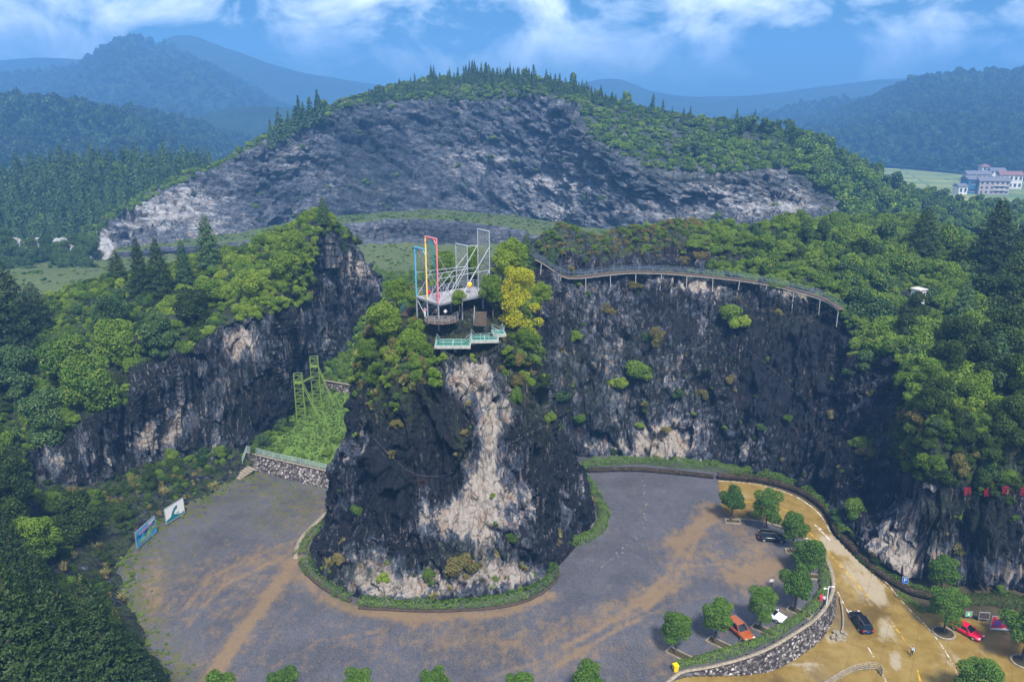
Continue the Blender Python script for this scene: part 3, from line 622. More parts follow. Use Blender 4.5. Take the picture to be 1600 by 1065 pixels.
# ---- the big quarry face and the hill it is cut from
FAR_ROCK = [(140, 420), (150, 366), (185, 338), (262, 298), (370, 246), (470, 200), (540, 168), (640, 158), (760, 158), (850, 150), (905, 165), (925, 215), (1010, 262), (1120, 272), (1230, 262), (1320, 318), (1320, 352), (1180, 372), (960, 374), (700, 340), (480, 350), (300, 400)]
def far_quarry():
    r0 = [P(100, 430, Y=325), P(165, 408, Y=340), P(260, 397, Y=358), P(370, 380, Y=380), P(470, 348, Y=424), P(560, 339, Y=446), P(680, 331, Y=456), P(785, 339, Y=446), P(865, 352, Y=412), P(960, 366, Y=366), P(1080, 370, Y=344), P(1180, 368, Y=332), P(1290, 350, Y=326), P(1350, 345, Y=326), P(1460, 352, Y=318), P(1700, 372, Y=300)]
    r2 = [P(120, 385, Y=350), P(180, 340, Y=366), P(262, 300, Y=392), P(370, 247, Y=418), P(470, 202, Y=458), P(545, 170, Y=480), P(650, 160, Y=490), P(765, 160, Y=484), P(852, 158, Y=456), P(920, 215, Y=402), P(1010, 266, Y=372), P(1120, 276, Y=358), P(1232, 268, Y=352), P(1330, 314, Y=350), P(1460, 342, Y=345), P(1700, 366, Y=330)]
    r1 = [.5 * a + .5 * b + np.array([0, 3.0, -2.0]) for a, b in zip(r0, r2)]
    r3 = [P(100, 375, Y=365), P(180, 334, Y=380), P(262, 294, Y=402), P(372, 241, Y=430), P(472, 192, Y=468), P(555, 160, Y=490), P(650, 142, Y=504), P(755, 135, Y=502), P(852, 138, Y=478), P(935, 180, Y=440), P(1030, 220, Y=412), P(1140, 232, Y=395), P(1250, 245, Y=385), P(1360, 298, Y=378), P(1480, 332, Y=372), P(1720, 356, Y=360)]
    r4 = [P(80, 370, Y=400), P(175, 332, Y=398), P(262, 291, Y=415), P(375, 238, Y=445), P(480, 186, Y=484), P(565, 153, Y=506), P(650, 131, Y=522), P(745, 120, Y=524), P(850, 128, Y=505), P(945, 156, Y=478), P(1050, 182, Y=455), P(1180, 196, Y=440), P(1285, 236, Y=425), P(1400, 294, Y=412), P(1500, 326, Y=405), P(1740, 348, Y=400)]
    r5 = [q + np.array([(-30 if i < 6 else 12), 70, -42]) for i, q in enumerate(r4)]
    G, ts = loft([r0, r1, r2, r3, r4, r5], 760, [60, 60, 14, 16, 18])
    px, py, _ = proj(G); rock = inpoly(px, py, FAR_ROCK).astype(float)
    k = np.array([.25, .5, .25])
    for _ in range(4):
        rock = np.apply_along_axis(lambda a: np.convolve(np.pad(a, 1, 'edge'), k, 'valid'), 1, rock)
        rock = np.apply_along_axis(lambda a: np.convolve(np.pad(a, 1, 'edge'), k, 'valid'), 0, rock)
    s = facing(G); n = grid_normals(G); q = G.reshape(-1, 3)
    # strata slanting down to the right in the bowl
    qq = q.copy(); a = R(24); qq[:, 2] = q[:, 2] * math.cos(a) + q[:, 0] * math.sin(a); qq[:, 0] = q[:, 0] * math.cos(a) - q[:, 2] * math.sin(a)
    f1, t1 = facets(qq, (15, 15, 7), 71, tone=True); f2, t2 = facets(qq, (7, 7, 2.6), 73, tone=True); f3, t3 = facets(qq, (3.4, 3.4, 1.4), 75, tone=True)
    d = 4.6 * f1 + 2.6 * f2 + 1.3 * f3 + 2.6 * fbm(q, 26, 4, 77); TONE = (.2 * t1 + .4 * t2 + .4 * t3).reshape(G.shape[:2]) - .5
    G2 = G + n * (s * d.reshape(G.shape[:2]) * (.12 + .88 * rock))[..., None]
    G2[..., 2] += (1 - rock) * 2.2 * fbm(q, 30, 3, 78).reshape(G.shape[:2]) * sstep(2, 3, ts)[:, None]
    bare = blob(px, py, [(240, 340, 60, 40, .4), (310, 320, 50, 40, .35), (440, 230, 40, 40, .25), (880, 300, 70, 50, .35, -30), (740, 250, 100, 40, .22), (1190, 320, 120, 36, .42), (1050, 340, 60, 30, .2), (600, 250, 70, 60, -.25), (160, 380, 20, 20, .8), (330, 385, 30, 20, .6), (680, 200, 200, 40, -.1), (940, 250, 30, 60, -.2), (1040, 300, 40, 40, -.1)])
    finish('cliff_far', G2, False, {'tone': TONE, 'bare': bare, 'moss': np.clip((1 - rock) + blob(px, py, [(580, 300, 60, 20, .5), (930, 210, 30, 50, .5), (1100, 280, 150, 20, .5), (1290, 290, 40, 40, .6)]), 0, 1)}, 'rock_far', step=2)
far_quarry()

# ---- hills and valley beyond
def hill(name, ridge, foot, back, amp, scale, seed, mat='forest_far', nu=160, nv=60):
    """ridge/foot in photo pixels with distance Y; back = metres behind the ridge where it comes down again"""
    rg = np.array([P(*q[:2], Y=q[2]) for q in ridge]); ft = np.array([P(*q[:2], Y=q[2]) for q in foot])
    md = .5 * rg + .5 * ft; md[:, 2] -= .10 * (rg[:, 2] - ft[:, 2])
    bk = rg + np.array([0, back, 0]); bk[:, 2] = -14
    G, ts = loft([ft, md, rg, bk], nu, [nv // 3, nv // 3, nv // 3])
    q = G.reshape(-1, 3); d = fbm(q * np.array([1, 1, 0]), scale, 5, seed); r = 1 - np.abs(fbm(q * np.array([1, 1, 0]), scale * 1.7, 3, seed + 9))
    G[..., 2] += ((.55 * d + .6 * (r - .6)) * amp).reshape(G.shape[:2]) * (sstep(0, .7, ts) * (1 - .75 * sstep(1.5, 2.0, ts) * (1 - sstep(2.0, 2.3, ts))))[:, None]
    F = grid_faces(*G.shape[:2]); F = F[:, ::-1] if facing(G) < 0 else F
    o = link(name, mesh_np(name, G.reshape(-1, 3), F, None, True), mat); tag(o, kind='structure'); BVHS[name] = bvh_of(G); SHEETS[name] = G
    return o
hill('hill_forest_left', [(-330, 300, 430), (-120, 300, 440), (0, 292, 450), (80, 275, 455), (190, 262, 455), (300, 272, 455), (380, 290, 450)], [(-330, 460, 330), (-120, 450, 330), (0, 425, 335), (80, 410, 340), (150, 390, 350), (230, 360, 380), (330, 330, 400)], 120, 8, 60, 5, 'leaf_litter')
hill('hill_dark_left', [(-420, 170, 950), (-160, 150, 980), (0, 163, 1000), (80, 168, 1010), (160, 182, 1020), (230, 215, 1030), (330, 262, 1040)], [(-420, 330, 620), (-160, 325, 620), (0, 320, 640), (80, 318, 650), (160, 315, 660), (230, 310, 670), (330, 305, 690)], 300, 34, 160, 7)
hill('mountain_left', [(-500, 110, 2200), (-220, 128, 2200), (-40, 118, 2250), (60, 112, 2300), (130, 98, 2350), (172, 72, 2350), (206, 58, 2350), (250, 70, 2380), (320, 100, 2400), (400, 140, 2450), (480, 185, 2500), (620, 215, 2500)], [(-500, 260, 1250), (-220, 258, 1250), (-40, 256, 1300), (60, 254, 1300), (130, 252, 1300), (172, 250, 1300), (206, 250, 1320), (250, 250, 1320), (320, 248, 1350), (400, 246, 1400), (480, 240, 1450), (620, 236, 1500)], 800, 80, 420, 9, nu=220, nv=90)
hill('mountain_mid_left', [(260, 205, 1500), (330, 180, 1520), (400, 165, 1550), (480, 170, 1550), (560, 185, 1550), (640, 200, 1550)], [(260, 262, 1050), (330, 262, 1050), (400, 262, 1050), (480, 262, 1060), (560, 262, 1080), (640, 262, 1100)], 500, 40, 220, 15)
hill('mountain_far', [(-200, 96, 2952), (40, 90, 2952), (200, 96, 2952), (280, 62, 2952), (360, 82, 2952), (500, 120, 2952), (800, 150, 2952), (950, 122, 2870), (1020, 140, 2788), (1100, 150, 2788), (1250, 140, 2870), (1500, 120, 2952), (1800, 110, 2952)], [(-200, 200, 2250), (40, 200, 2250), (200, 200, 2250), (280, 200, 2250), (360, 200, 2250), (500, 200, 2250), (800, 200, 2250), (950, 200, 2250), (1020, 200, 2250), (1100, 200, 2250), (1250, 200, 2250), (1500, 200, 2250), (1800, 200, 2250)], 700, 80, 600, 21, nu=240)
hill('mountain_right', [(1040, 230, 1750), (1150, 208, 1750), (1240, 190, 1750), (1300, 180, 1700), (1360, 158, 1650), (1430, 128, 1620), (1500, 118, 1600), (1600, 112, 1600), (1760, 90, 1600), (2000, 70, 1600)], [(1040, 252, 1250), (1150, 254, 1180), (1240, 256, 1120), (1300, 256, 1100), (1360, 257, 1080), (1430, 262, 1040), (1500, 270, 980), (1600, 283, 900), (1760, 290, 860), (2000, 300, 820)], 600, 42, 260, 31, nu=220, nv=90)

def valley():
    n = 90; xs = np.linspace(-4200, 4200, n); ys = np.linspace(-900, 3900, n); X, Y = np.meshgrid(xs, ys)
    V = np.stack([X, Y, np.full_like(X, -16.0)], -1).reshape(-1, 3)
    o = link('valley_ground', mesh_np('valley_ground', V, grid_faces(n, n), None, True), 'fields'); tag(o, kind='structure')
valley()

# ---- the hazy air
def haze():
    mb = MB(); mb.box((0, 1500, 117.5), (8600, 5000, 385)); o = mb.build('haze', None)
    m = bpy.data.materials.new('haze_air'); m.use_nodes = True; nt = m.node_tree; nt.nodes.clear()
    out = nt.nodes.new('ShaderNodeOutputMaterial'); v = nt.nodes.new('ShaderNodeVolumePrincipled')
    v.inputs['Color'].default_value = (.18, .48, 1.0, 1); v.inputs['Density'].default_value = HAZE
    v.inputs['Anisotropy'].default_value = 0.0
    nt.links.new(v.outputs[0], out.inputs['Volume']); o.data.materials.append(m); tag(o, kind='stuff')
HAZE = .00045
haze()
# ------------------------------------------------------------------ foliage
leaf_mat('leaf_dark', (.014, .036, .005), (.052, .094, .008), (.095, .11, .015))
leaf_mat('leaf_mid', (.042, .108, .008), (.125, .215, .014), (.22, .23, .03))
leaf_mat('leaf_light', (.085, .175, .012), (.205, .300, .022), (.34, .33, .04))
leaf_mat('leaf_blue', (.024, .066, .018), (.070, .135, .032), (.16, .20, .05))
leaf_mat('leaf_vine', (.052, .122, .010), (.155, .255, .020), (.30, .30, .07))
leaf_mat('leaf_olive', (.100, .105, .026), (.200, .175, .050), (.27, .16, .06))
leaf_mat('leaf_yellow', (.30, .34, .012), (.58, .54, .015), (.75, .48, .02))
leaf_mat('needle', (.022, .058, .020), (.066, .125, .034), None, .15)
leaf_mat('needle_dark', (.009, .026, .004), (.032, .062, .008), None, .12)
leaf_mat('reed', (.13, .145, .035), (.30, .26, .10), (.36, .21, .10))
leaf_mat('hedge_leaf', (.040, .100, .012), (.120, .210, .022), (.20, .24, .03))
leaf_mat('park_leaf', (.030, .090, .010), (.095, .190, .016), (.18, .24, .02))
leaf_mat('grass_blade', (.055, .125, .014), (.150, .230, .036), (.26, .24, .07))
flat('bark', (.06, .045, .032), .9)

def leaf_quads(rng, C, Nrm, size, asp=.62, droop=0.0):
    """one folded rhombus per centre"""
    n = len(C); rv = rng.normal(size=(n, 3)); t1 = np.cross(Nrm, rv); t1 /= np.linalg.norm(t1, axis=1, keepdims=True) + 1e-9
    if droop: t1 = t1 + np.array([0, 0, -droop]); t1 /= np.linalg.norm(t1, axis=1, keepdims=True) + 1e-9
    t2 = np.cross(Nrm, t1); s = (size * (.65 + .7 * rng.random(n)))[:, None]
    a = C - t1 * s; b = C + t2 * s * asp + Nrm * s * .12; c = C + t1 * s - Nrm * s * .15; d = C - t2 * s * asp + Nrm * s * .12
    V = np.stack([a, b, c, d], 1).reshape(-1, 3); F = np.arange(4 * n).reshape(-1, 4); return V, F
def crown_mesh(name, blobs, n, leaf, seed, mat, rough=.5, up=.3, asp=.62, droop=0.0, inner=.72):
    rng = np.random.default_rng(seed); B = np.array(blobs, float)       # cx cy cz rx ry rz
    vol = (B[:, 3] * B[:, 4] + B[:, 3] * B[:, 5]) ; pick = rng.choice(len(B), int(n * 1.6), p=vol / vol.sum()); b = B[pick]
    d = rng.normal(size=(len(b), 3)); d[:, 2] += up * np.abs(rng.normal(size=len(b))); d /= np.linalg.norm(d, axis=1, keepdims=True)
    r = 1 - rough * rng.random(len(b)) ** 1.6 + .10 * rng.random(len(b))
    C = b[:, :3] + d * b[:, 3:6] * r[:, None]
    keep = np.ones(len(C), bool)
    for k, q in enumerate(B):
        e = (((C - q[:3]) / q[3:6]) ** 2).sum(1); keep &= ~((e < inner ** 2) & (pick != k))
    C = C[keep][:n]; d = d[keep][:n]; pk = pick[keep][:n]
    Nn = d + .8 * rng.normal(size=d.shape); Nn[:, 2] += .35; Nn /= np.linalg.norm(Nn, axis=1, keepdims=True)
    V, F = leaf_quads(rng, C, Nn, leaf, asp, droop); bt = rng.random(len(B))
    tint = np.repeat(np.clip(.65 * rng.random(len(C)) + .45 * bt[pk] - .05, 0, 1), 4)
    me = mesh_np(name, V, F, {'tint': tint}); me.materials.append(M[mat]); return me
def rand_blobs(rng, k, R_, H, z0, rmin, rmax, flatz=.8):
    o = []
    for i in range(k):
        a = rng.random() * 6.283; h = rng.random(); rr = R_ * math.sqrt(rng.random()) * (1 - .55 * h) ; r = rmin + (rmax - rmin) * rng.random()
        o.append((rr * math.cos(a), rr * math.sin(a), z0 + H * h, r, r, r * flatz))
    return o
def conifer_mesh(name, H, Rb, n, leaf, seed, mat, z0=.08, power=.85, lobes=9):
    rng = np.random.default_rng(seed); h = 1 - np.sqrt(rng.random(n)) * (1 - z0); h = np.clip(h, z0, .995); a = rng.random(n) * 6.283
    ph = rng.random(8) * 6.283
    tier = .5 + .5 * np.sin(h * H * 2 * math.pi / (.10 * H) + 2 * np.sin(a * 3 + ph[0]) + ph[1])
    lob = .80 + .16 * np.sin(a * lobes // 1 + ph[2] + h * 23) + .16 * np.sin(a * 5 + ph[3] - h * 31) + .10 * rng.normal(size=n)
    rad = Rb * ((1 - h) ** power) * (.62 + .38 * tier) * lob * np.minimum(1, (h - z0 + .05) / .10) ** .5
    C = np.stack([rad * np.cos(a), rad * np.sin(a), h * H - .10 * rad], 1)
    N_ = np.stack([np.cos(a), np.sin(a), np.full(n, .75)], 1) + .4 * rng.normal(size=(n, 3)); N_ /= np.linalg.norm(N_, axis=1, keepdims=True)
    V, F = leaf_quads(rng, C, N_, leaf, .42, .5)
    tint = np.repeat(np.clip(.5 * tier + .5 * rng.random(n), 0, 1), 4)
    me = mesh_np(name, V, F, {'tint': tint}); me.materials.append(M[mat]); return me
def tuft_mesh(name, n, L, seed, mat, spread=.75, w=.05):
    rng = np.random.default_rng(seed); V = []; F = []; T = []
    for i in range(n):
        a = rng.random() * 6.283; lean = spread * (.25 + rng.random()); l = L * (.6 + .6 * rng.random()); b = np.array([.12 * L * rng.normal(), .12 * L * rng.normal(), 0])
        dx, dy = math.cos(a), math.sin(a); sx, sy = -dy * w * L, dx * w * L; t = rng.random(); k0 = len(V)
        for s, ww in ((0, 1), (.45, .9), (.8, .6), (1.0, .08)):
            r = lean * l * s * s * .75 + .06 * l * s; z = l * (s - .42 * lean * s ** 2.6)
            c = b + np.array([dx * r, dy * r, z]); V += [c + np.array([sx, sy, 0]) * ww, c - np.array([sx, sy, 0]) * ww]; T += [t, t]
        for j in range(3): F.append((k0 + 2 * j, k0 + 2 * j + 1, k0 + 2 * j + 3, k0 + 2 * j + 2))
    me = mesh_np(name, np.array(V), np.array(F), {'tint': np.array(T)}); me.materials.append(M[mat]); return me
def trunk_mesh(name, H, r, seed, limbs=5, spread=.5, top=.85):
    rng = random.Random(seed); mb = MB(); pts = [Vector((0, 0, -.5))]; n = 5
    for k in range(1, n + 1): pts.append(Vector((rng.uniform(-.04, .04) * H, rng.uniform(-.04, .04) * H, H * top * k / n)))
    for k in range(n): mb.bar(pts[k], pts[k + 1], r * (1 - .8 * k / n), 7, r * (1 - .8 * (k + 1) / n))
    for k in range(limbs):
        h = rng.uniform(.4, .8); a = k * 2.4 + rng.random(); base = pts[min(n - 1, int(h * n))]
        tip = base + Vector((math.cos(a) * spread * H, math.sin(a) * spread * H, rng.uniform(.12, .3) * H)); mid = base.lerp(tip, .5) + Vector((0, 0, .03 * H))
        mb.bar(base, mid, r * .4, 5, r * .25); mb.bar(mid, tip, r * .25, 5, r * .08)
    me = mb.mesh(name, True); me.materials.append(M['bark']); return me

rngp = np.random.default_rng(5)
PROTO = {}
def add_proto(kind, crown, trunk=None): PROTO.setdefault(kind, []).append((crown, trunk))
_sh = [('leaf_mid', 'mid'), ('leaf_light', 'light'), ('leaf_dark', 'dark'), ('leaf_blue', 'blue'), ('leaf_olive', 'olive'), ('leaf_vine', 'vine')]
for mt, nm in _sh:                                   # unit shrub: about 2 m across
    for k in range(3):
        b = rand_blobs(rngp, 15 + k, .80, .80, .12, .16, .44, .9)
        add_proto('shrub_' + nm, crown_mesh('shrub_leaves', b, 4600, .056, 40 + k + len(PROTO) * 7, mt), trunk_mesh('shrub_stem', 1.0, .05, k, 4, .45))
for k in range(3):                                   # vine mound: flat and lumpy
    b = rand_blobs(rngp, 9, .95, .12, .05, .30, .5, .6)
    add_proto('vine', crown_mesh('vine_leaves', b, 4200, .050, 90 + k, 'leaf_vine', up=.9), None)
for mt, nm in (('leaf_mid', 'mid'), ('leaf_light', 'light'), ('leaf_dark', 'dark'), ('leaf_blue', 'blue')):   # unit tree: 1 m high
    for k in range(2):
        b = rand_blobs(rngp, 22, .34, .50, .36, .07, .18, .8)
        add_proto('tree_' + nm, crown_mesh('tree_crown', b, 8500, .0165, 140 + k + len(PROTO), mt), trunk_mesh('tree_trunk', 1.0, .022, k + 9, 6, .26, .75))
for k in range(3):
    add_proto('conifer', conifer_mesh('conifer_crown', 1.0, .25 + .03 * k, 6500, .0145, 170 + k, 'needle', power=.62), trunk_mesh('conifer_trunk', 1.0, .018, k, 0, .1, .9))
    add_proto('conifer_dark', conifer_mesh('conifer_crown', 1.0, .27 + .03 * k, 11000, .0112, 180 + k, 'needle_dark', power=.66), trunk_mesh('conifer_trunk', 1.0, .018, k, 0, .1, .9))
    add_proto('conifer_far', conifer_mesh('conifer_crown', 1.0, .19 + .045 * k, 520, .046, 190 + k, 'needle', power=.7 + .2 * k), None)
    b = rand_blobs(rngp, 6, .30, .42, .38, .18, .28, .85)
    add_proto('tree_far', crown_mesh('tree_crown', b, 700, .055, 200 + k, ('leaf_blue', 'leaf_mid', 'leaf_vine')[k]), None)
    b = rand_blobs(rngp, 6, .6, .5, .2, .35, .55, .8)
    add_proto('shrub_far', crown_mesh('shrub_leaves', b, 700, .14, 210 + k, ('leaf_blue', 'leaf_mid', 'leaf_vine')[k]), None)
    b = rand_blobs(rngp, 6, .30, .42, .38, .18, .28, .85)
    add_proto('tree_remote', crown_mesh('tree_crown', b, 420, .07, 260 + k, ('needle_dark', 'leaf_dark', 'needle')[k]), None)
    add_proto('tuft', tuft_mesh('reed_blades', 110, 1.0, 220 + k, 'reed'), None)
    add_proto('tuft_green', tuft_mesh('grass_blades', 90, 1.0, 230 + k, 'grass_blade'), None)
    add_proto('weed', crown_mesh('weed_leaves', rand_blobs(rngp, 4, .5, .15, .1, .2, .35, .6), 160, .13, 240 + k, 'grass_blade', up=.8), None)

PCOL = {}
def proto_collection(kind):
    if kind in PCOL: return PCOL[kind]
    c = bpy.data.collections.new('source_' + kind); PCOL[kind] = c
    for cr, tr in PROTO[kind]: o = bpy.data.objects.new('leaf_source', cr); c.objects.link(o)
    return c
def stuff(name, kind, pts, scales, label, tilt=.12, seed=0, zs=None):
    """uncountable growth: one object, instances on points"""
    if len(pts) == 0: return
    rng = np.random.default_rng(seed); n = len(pts); me = bpy.data.meshes.new(name); me.vertices.add(n)
    me.vertices.foreach_set('co', np.ascontiguousarray(pts, dtype=np.float32).ravel())
    rot = np.stack([tilt * rng.normal(size=n), tilt * rng.normal(size=n), rng.random(n) * 6.283], 1)
    sc = np.stack([scales, scales, scales * (1 if zs is None else zs)], 1) * (.7 + .6 * rng.random((n, 3)))
    for an, arr in (('rot', rot), ('scl', sc)):
        a = me.attributes.new(an, 'FLOAT_VECTOR', 'POINT'); a.data.foreach_set('vector', np.ascontiguousarray(arr, dtype=np.float32).ravel())
    a = me.attributes.new('idx', 'INT', 'POINT'); a.data.foreach_set('value', rng.integers(0, len(PROTO[kind]), n).astype(np.int32))
    o = bpy.data.objects.new(name, me); COL.objects.link(o); tag(o, label, None, None, 'stuff')
    g = bpy.data.node_groups.new('scatter_' + name, 'GeometryNodeTree')
    g.interface.new_socket('Geometry', in_out='INPUT', socket_type='NodeSocketGeometry'); g.interface.new_socket('Geometry', in_out='OUTPUT', socket_type='NodeSocketGeometry')
    gi = g.nodes.new('NodeGroupInput'); go = g.nodes.new('NodeGroupOutput'); ip = g.nodes.new('GeometryNodeInstanceOnPoints')
    ci = g.nodes.new('GeometryNodeCollectionInfo'); ci.inputs['Collection'].default_value = proto_collection(kind); ci.inputs['Separate Children'].default_value = True
    ip.inputs['Pick Instance'].default_value = True
    def na(nm, dt):
        x = g.nodes.new('GeometryNodeInputNamedAttribute'); x.data_type = dt; x.inputs['Name'].default_value = nm; return x.outputs['Attribute']
    L = g.links.new; L(gi.outputs[0], ip.inputs['Points']); L(ci.outputs[0], ip.inputs['Instance']); L(na('idx', 'INT'), ip.inputs['Instance Index'])
    er = g.nodes.new('FunctionNodeEulerToRotation'); L(na('rot', 'FLOAT_VECTOR'), er.inputs[0]); L(er.outputs[0], ip.inputs['Rotation'])
    L(na('scl', 'FLOAT_VECTOR'), ip.inputs['Scale']); L(ip.outputs[0], go.inputs[0])
    md = o.modifiers.new('scatter', 'NODES'); md.node_group = g; return o
_prng = random.Random(77)
def plant(kind, loc, s, label, cat, group=None, name=None, zs=1.0, k=None, parts=False, rz=None):
    """one plant as a thing of its own; with parts: trunk and crown"""
    cr, tr = PROTO[kind][_prng.randrange(len(PROTO[kind])) if k is None else k]; rz = _prng.random() * 6.283 if rz is None else rz
    if parts and tr is not None:
        o = thing(name, loc, rz, label, cat, group); o.scale = (s, s, s * zs)
        link('trunk', tr, None, o); link('crown', cr, None, o)
    else:
        o = link(name, cr); o.location = loc; o.rotation_euler = (_prng.uniform(-.1, .1), _prng.uniform(-.1, .1), rz); o.scale = (s * _prng.uniform(.8, 1.25), s * _prng.uniform(.8, 1.25), s * zs * _prng.uniform(.8, 1.3)); tag(o, label, cat, group)
    return o
def at_px(px, py, names=None):
    h = hit(px, py, names); return (np.array(h[0]), h[2] * 1.0, np.array(h[1])) if h else None
def sample_sheet(name, n, accept, seed=0):
    """random points on a terrain sheet, by area; accept(px, py, P, slope_z) -> probability"""
    G = SHEETS[name]; rng = np.random.default_rng(seed); a = G[:-1, :-1]; b = G[:-1, 1:]; c = G[1:, :-1]; d = G[1:, 1:]
    cr = np.cross(b - a, c - a); ar = np.linalg.norm(cr, axis=2); nz = np.abs(cr[..., 2]) / (ar + 1e-9)
    w = ar.ravel() / ar.sum(); pick = rng.choice(len(w), n, p=w); i, j = np.unravel_index(pick, ar.shape); u = rng.random((n, 1)); v = rng.random((n, 1))
    Q = (a[i, j] * (1 - u) + b[i, j] * u) * (1 - v) + (c[i, j] * (1 - u) + d[i, j] * u) * v
    px, py, dep = proj(Q); pr = accept(px, py, Q, nz[i, j]); vis = (px > -460) & (px < 2060) & (py > -60) & (py < 1400)
    k = (rng.random(n) < pr) & vis
    return Q[k], px[k], py[k], dep[k]
def split_big(Q, s, dep, n):
    """indices of the n that show largest, and the rest"""
    o = np.argsort(-(s / dep)); return o[:n], o[n:]

# ---- where growth stands on the near hills
PILLAR_VEG = [(545, 600), (560, 520), (600, 460), (640, 440), (655, 470), (690, 520), (692, 560), (660, 600), (620, 640), (560, 630)]
def near_growth():
    rng = np.random.default_rng(12)
    # left hill: mid and light shrubs; those towards the camera are darker species
    def acc_left(px, py, Q, nz): return np.where(inpoly(px, py, LEFT_ROCK), .0, 1.0) * np.where((px > 560), .0, 1)
    Q, px, py, dep = sample_sheet('cliff_left', 9000, acc_left, 1)
    lowleft = sstep(640, 800, py) * (px < 420); s = 1.15 + 1.15 * rng.random(len(Q)) ** 1.5; s *= np.where(lowleft > .5, .8, 1)
    edge = polydist(Q[:, 0], Q[:, 1], [tuple(G0(*q)[:2]) for q in ((400, 735), (372, 745), (300, 790), (230, 832), (195, 880), (205, 950), (265, 1060))]); k = (edge > 2.2) | (Q[:, 2] > 2); Q, px, py, dep, s, lowleft, edge = [x[k] for x in (Q, px, py, dep, s, lowleft, edge)]
    s = np.where(edge < 8, s * .6, s)
    r = rng.random(len(Q)); up = (px > 250) & (py < 500) & (px < 520)
    kinds = np.where(up, np.where(r < .22, 0, np.where(r < .92, 1, 3)), np.where(lowleft > .5, np.where(r < .55, 2, np.where(r < .85, 0, np.where(r < .95, 4, 3))), np.where(r < .42, 0, np.where(r < .66, 3, np.where(r < .82, 1, 2)))))
    dk = (px < 260) & (py > 820); kinds = np.where(dk & (r < .8), 2, kinds)
    names = ['mid', 'light', 'dark', 'blue', 'olive']
    words = {'mid': 'mid-green', 'light': 'yellow-green', 'dark': 'dark green', 'blue': 'blue-green', 'olive': 'olive brown'}
    allQ = [(Q, px, py, dep, s, kinds, 'left')]
    # ridge and right hill
    def acc_right(px, py, Q, nz):
        d = np.where(inpoly(px, py, RIGHT_ROCK), .012, 1.0); d = np.where(inpoly(px, py, BAND_ROCK), .25, d); d = np.where((px < 840), 0, d)
        d = np.where((py > 395) & (py < 470) & (px > 838) & (px < 1300) & (py > 405 + (px - 1000).clip(0) * .17 - 6) & (py < 442 + (px - 1050).clip(0) * .14), d * .05, d)
        return d
    Q, px, py, dep = sample_sheet('cliff_back', 15000, acc_right, 2); hk = ~((np.abs(px - 1432) < 20) & (py > 452) & (py < 515)); Q, px, py, dep = Q[hk], px[hk], py[hk], dep[hk]; r = rng.random(len(Q))
    s = 1.0 + 1.0 * rng.random(len(Q)) ** 1.5; s = np.where(inpoly(px, py, RIGHT_ROCK), .45 + .5 * rng.random(len(Q)), s)
    s = np.where((px > 1050) & (py < 620) & ~inpoly(px, py, RIGHT_ROCK), s * (1.0 + .9 * (rng.random(len(Q)) > .8)), s)
    vine = (px > 1050) & (py < 620) & ~inpoly(px, py, RIGHT_ROCK)
    band = (px < 1110) & (py < 430)
    kinds = np.where(band, np.where(r < .5, 4, np.where(r < .8, 5, 0)), np.where(vine, np.where(r < .70, 5, np.where(r < .85, 3, 0)), np.where(r < .34, 0, np.where(r < .42, 1, np.where(r < .8, 2, np.where(r < .92, 4, 3))))))
    s = np.where(band, s * .62, s)
    allQ.append((Q, px, py, dep, s, kinds, 'right'))
    # crown of the pillar
    def acc_pil(px, py, Q, nz):
        d = np.where(inpoly(px, py, PILLAR_VEG), .9, 0.0); d = np.maximum(d, np.where((px > 775) & (px < 850) & (py > 380) & (py < 600), .6, 0)); d = np.maximum(d, np.where((py < 480) & (Q[:, 1] > 146), .8, 0))
        d = np.maximum(d, np.where((py > 600) & (py < 880), .006, 0)); d = np.maximum(d, np.where((py > 868) & (Q[:, 2] < 5), .10, 0))
        d = np.where((px > 655) & (px < 790) & (py < 560), d * .12, d); return d
    Q, px, py, dep = sample_sheet('rock_pillar', 5000, acc_pil, 3); r = rng.random(len(Q)); s = .7 + .9 * rng.random(len(Q)) ** 1.5; s = np.where(py > 600, .35 + .4 * rng.random(len(Q)), s)
    kinds = np.where(r < .34, 0, np.where(r < .62, 1, np.where(r < .8, 4, np.where(r < .9, 3, 2)))); k = (Q[:, 1] < 166); 
    allQ.append(tuple(x[k] for x in (Q, px, py, dep, s, kinds)) + ('pillar',))
    reg = {'left': 'on the wooded hill with the cliff at left', 'right': 'on the hill behind and right of the walkway', 'pillar': 'on the rock pillar'}
    for Q, px, py, dep, s, kinds, rn in allQ:
        for ki in range(6):
            nm = (names + ['vine'])[ki]; m = kinds == ki
            if not m.any(): continue
            q, ss, dd = Q[m], s[m], dep[m]; q = q - np.array([0, 0, .25]) * ss[:, None]
            big, rest = split_big(q, ss, dd, {'left': 21, 'right': 20, 'pillar': 8}[rn])
            w = (words | {'vine': 'vine-smothered green'})[nm]
            for i in big:
                plant('shrub_' + nm, q[i], ss[i] * (1.15 if rn != 'pillar' else 1.0), f'{w} leafy shrub in the thicket {reg[rn]}', 'shrub', f'{w} shrubs {reg[rn]}', 'shrub', zs=.95)
            stuff('undergrowth', 'shrub_' + nm, q[rest], ss[rest], f'{w} undergrowth {reg[rn]}', .18, 3 + ki, .85)
    # vine carpet over the right hill
    def acc_v(px, py, Q, nz): return np.where(inpoly(px, py, RIGHT_ROCK) | inpoly(px, py, BAND_ROCK), 0, 1.0) * ((px > 1080) & (py < 640) & ~((np.abs(px - 1432) < 16) & (py > 455) & (py < 505)))
    Q, px, py, dep = sample_sheet('cliff_back', 9000, acc_v, 8); s = 1.2 + 1.3 * rng.random(len(Q)) ** 2
    stuff('vine_carpet', 'vine', Q, s, 'green vine carpet over the right hillside', .2, 9, .9)
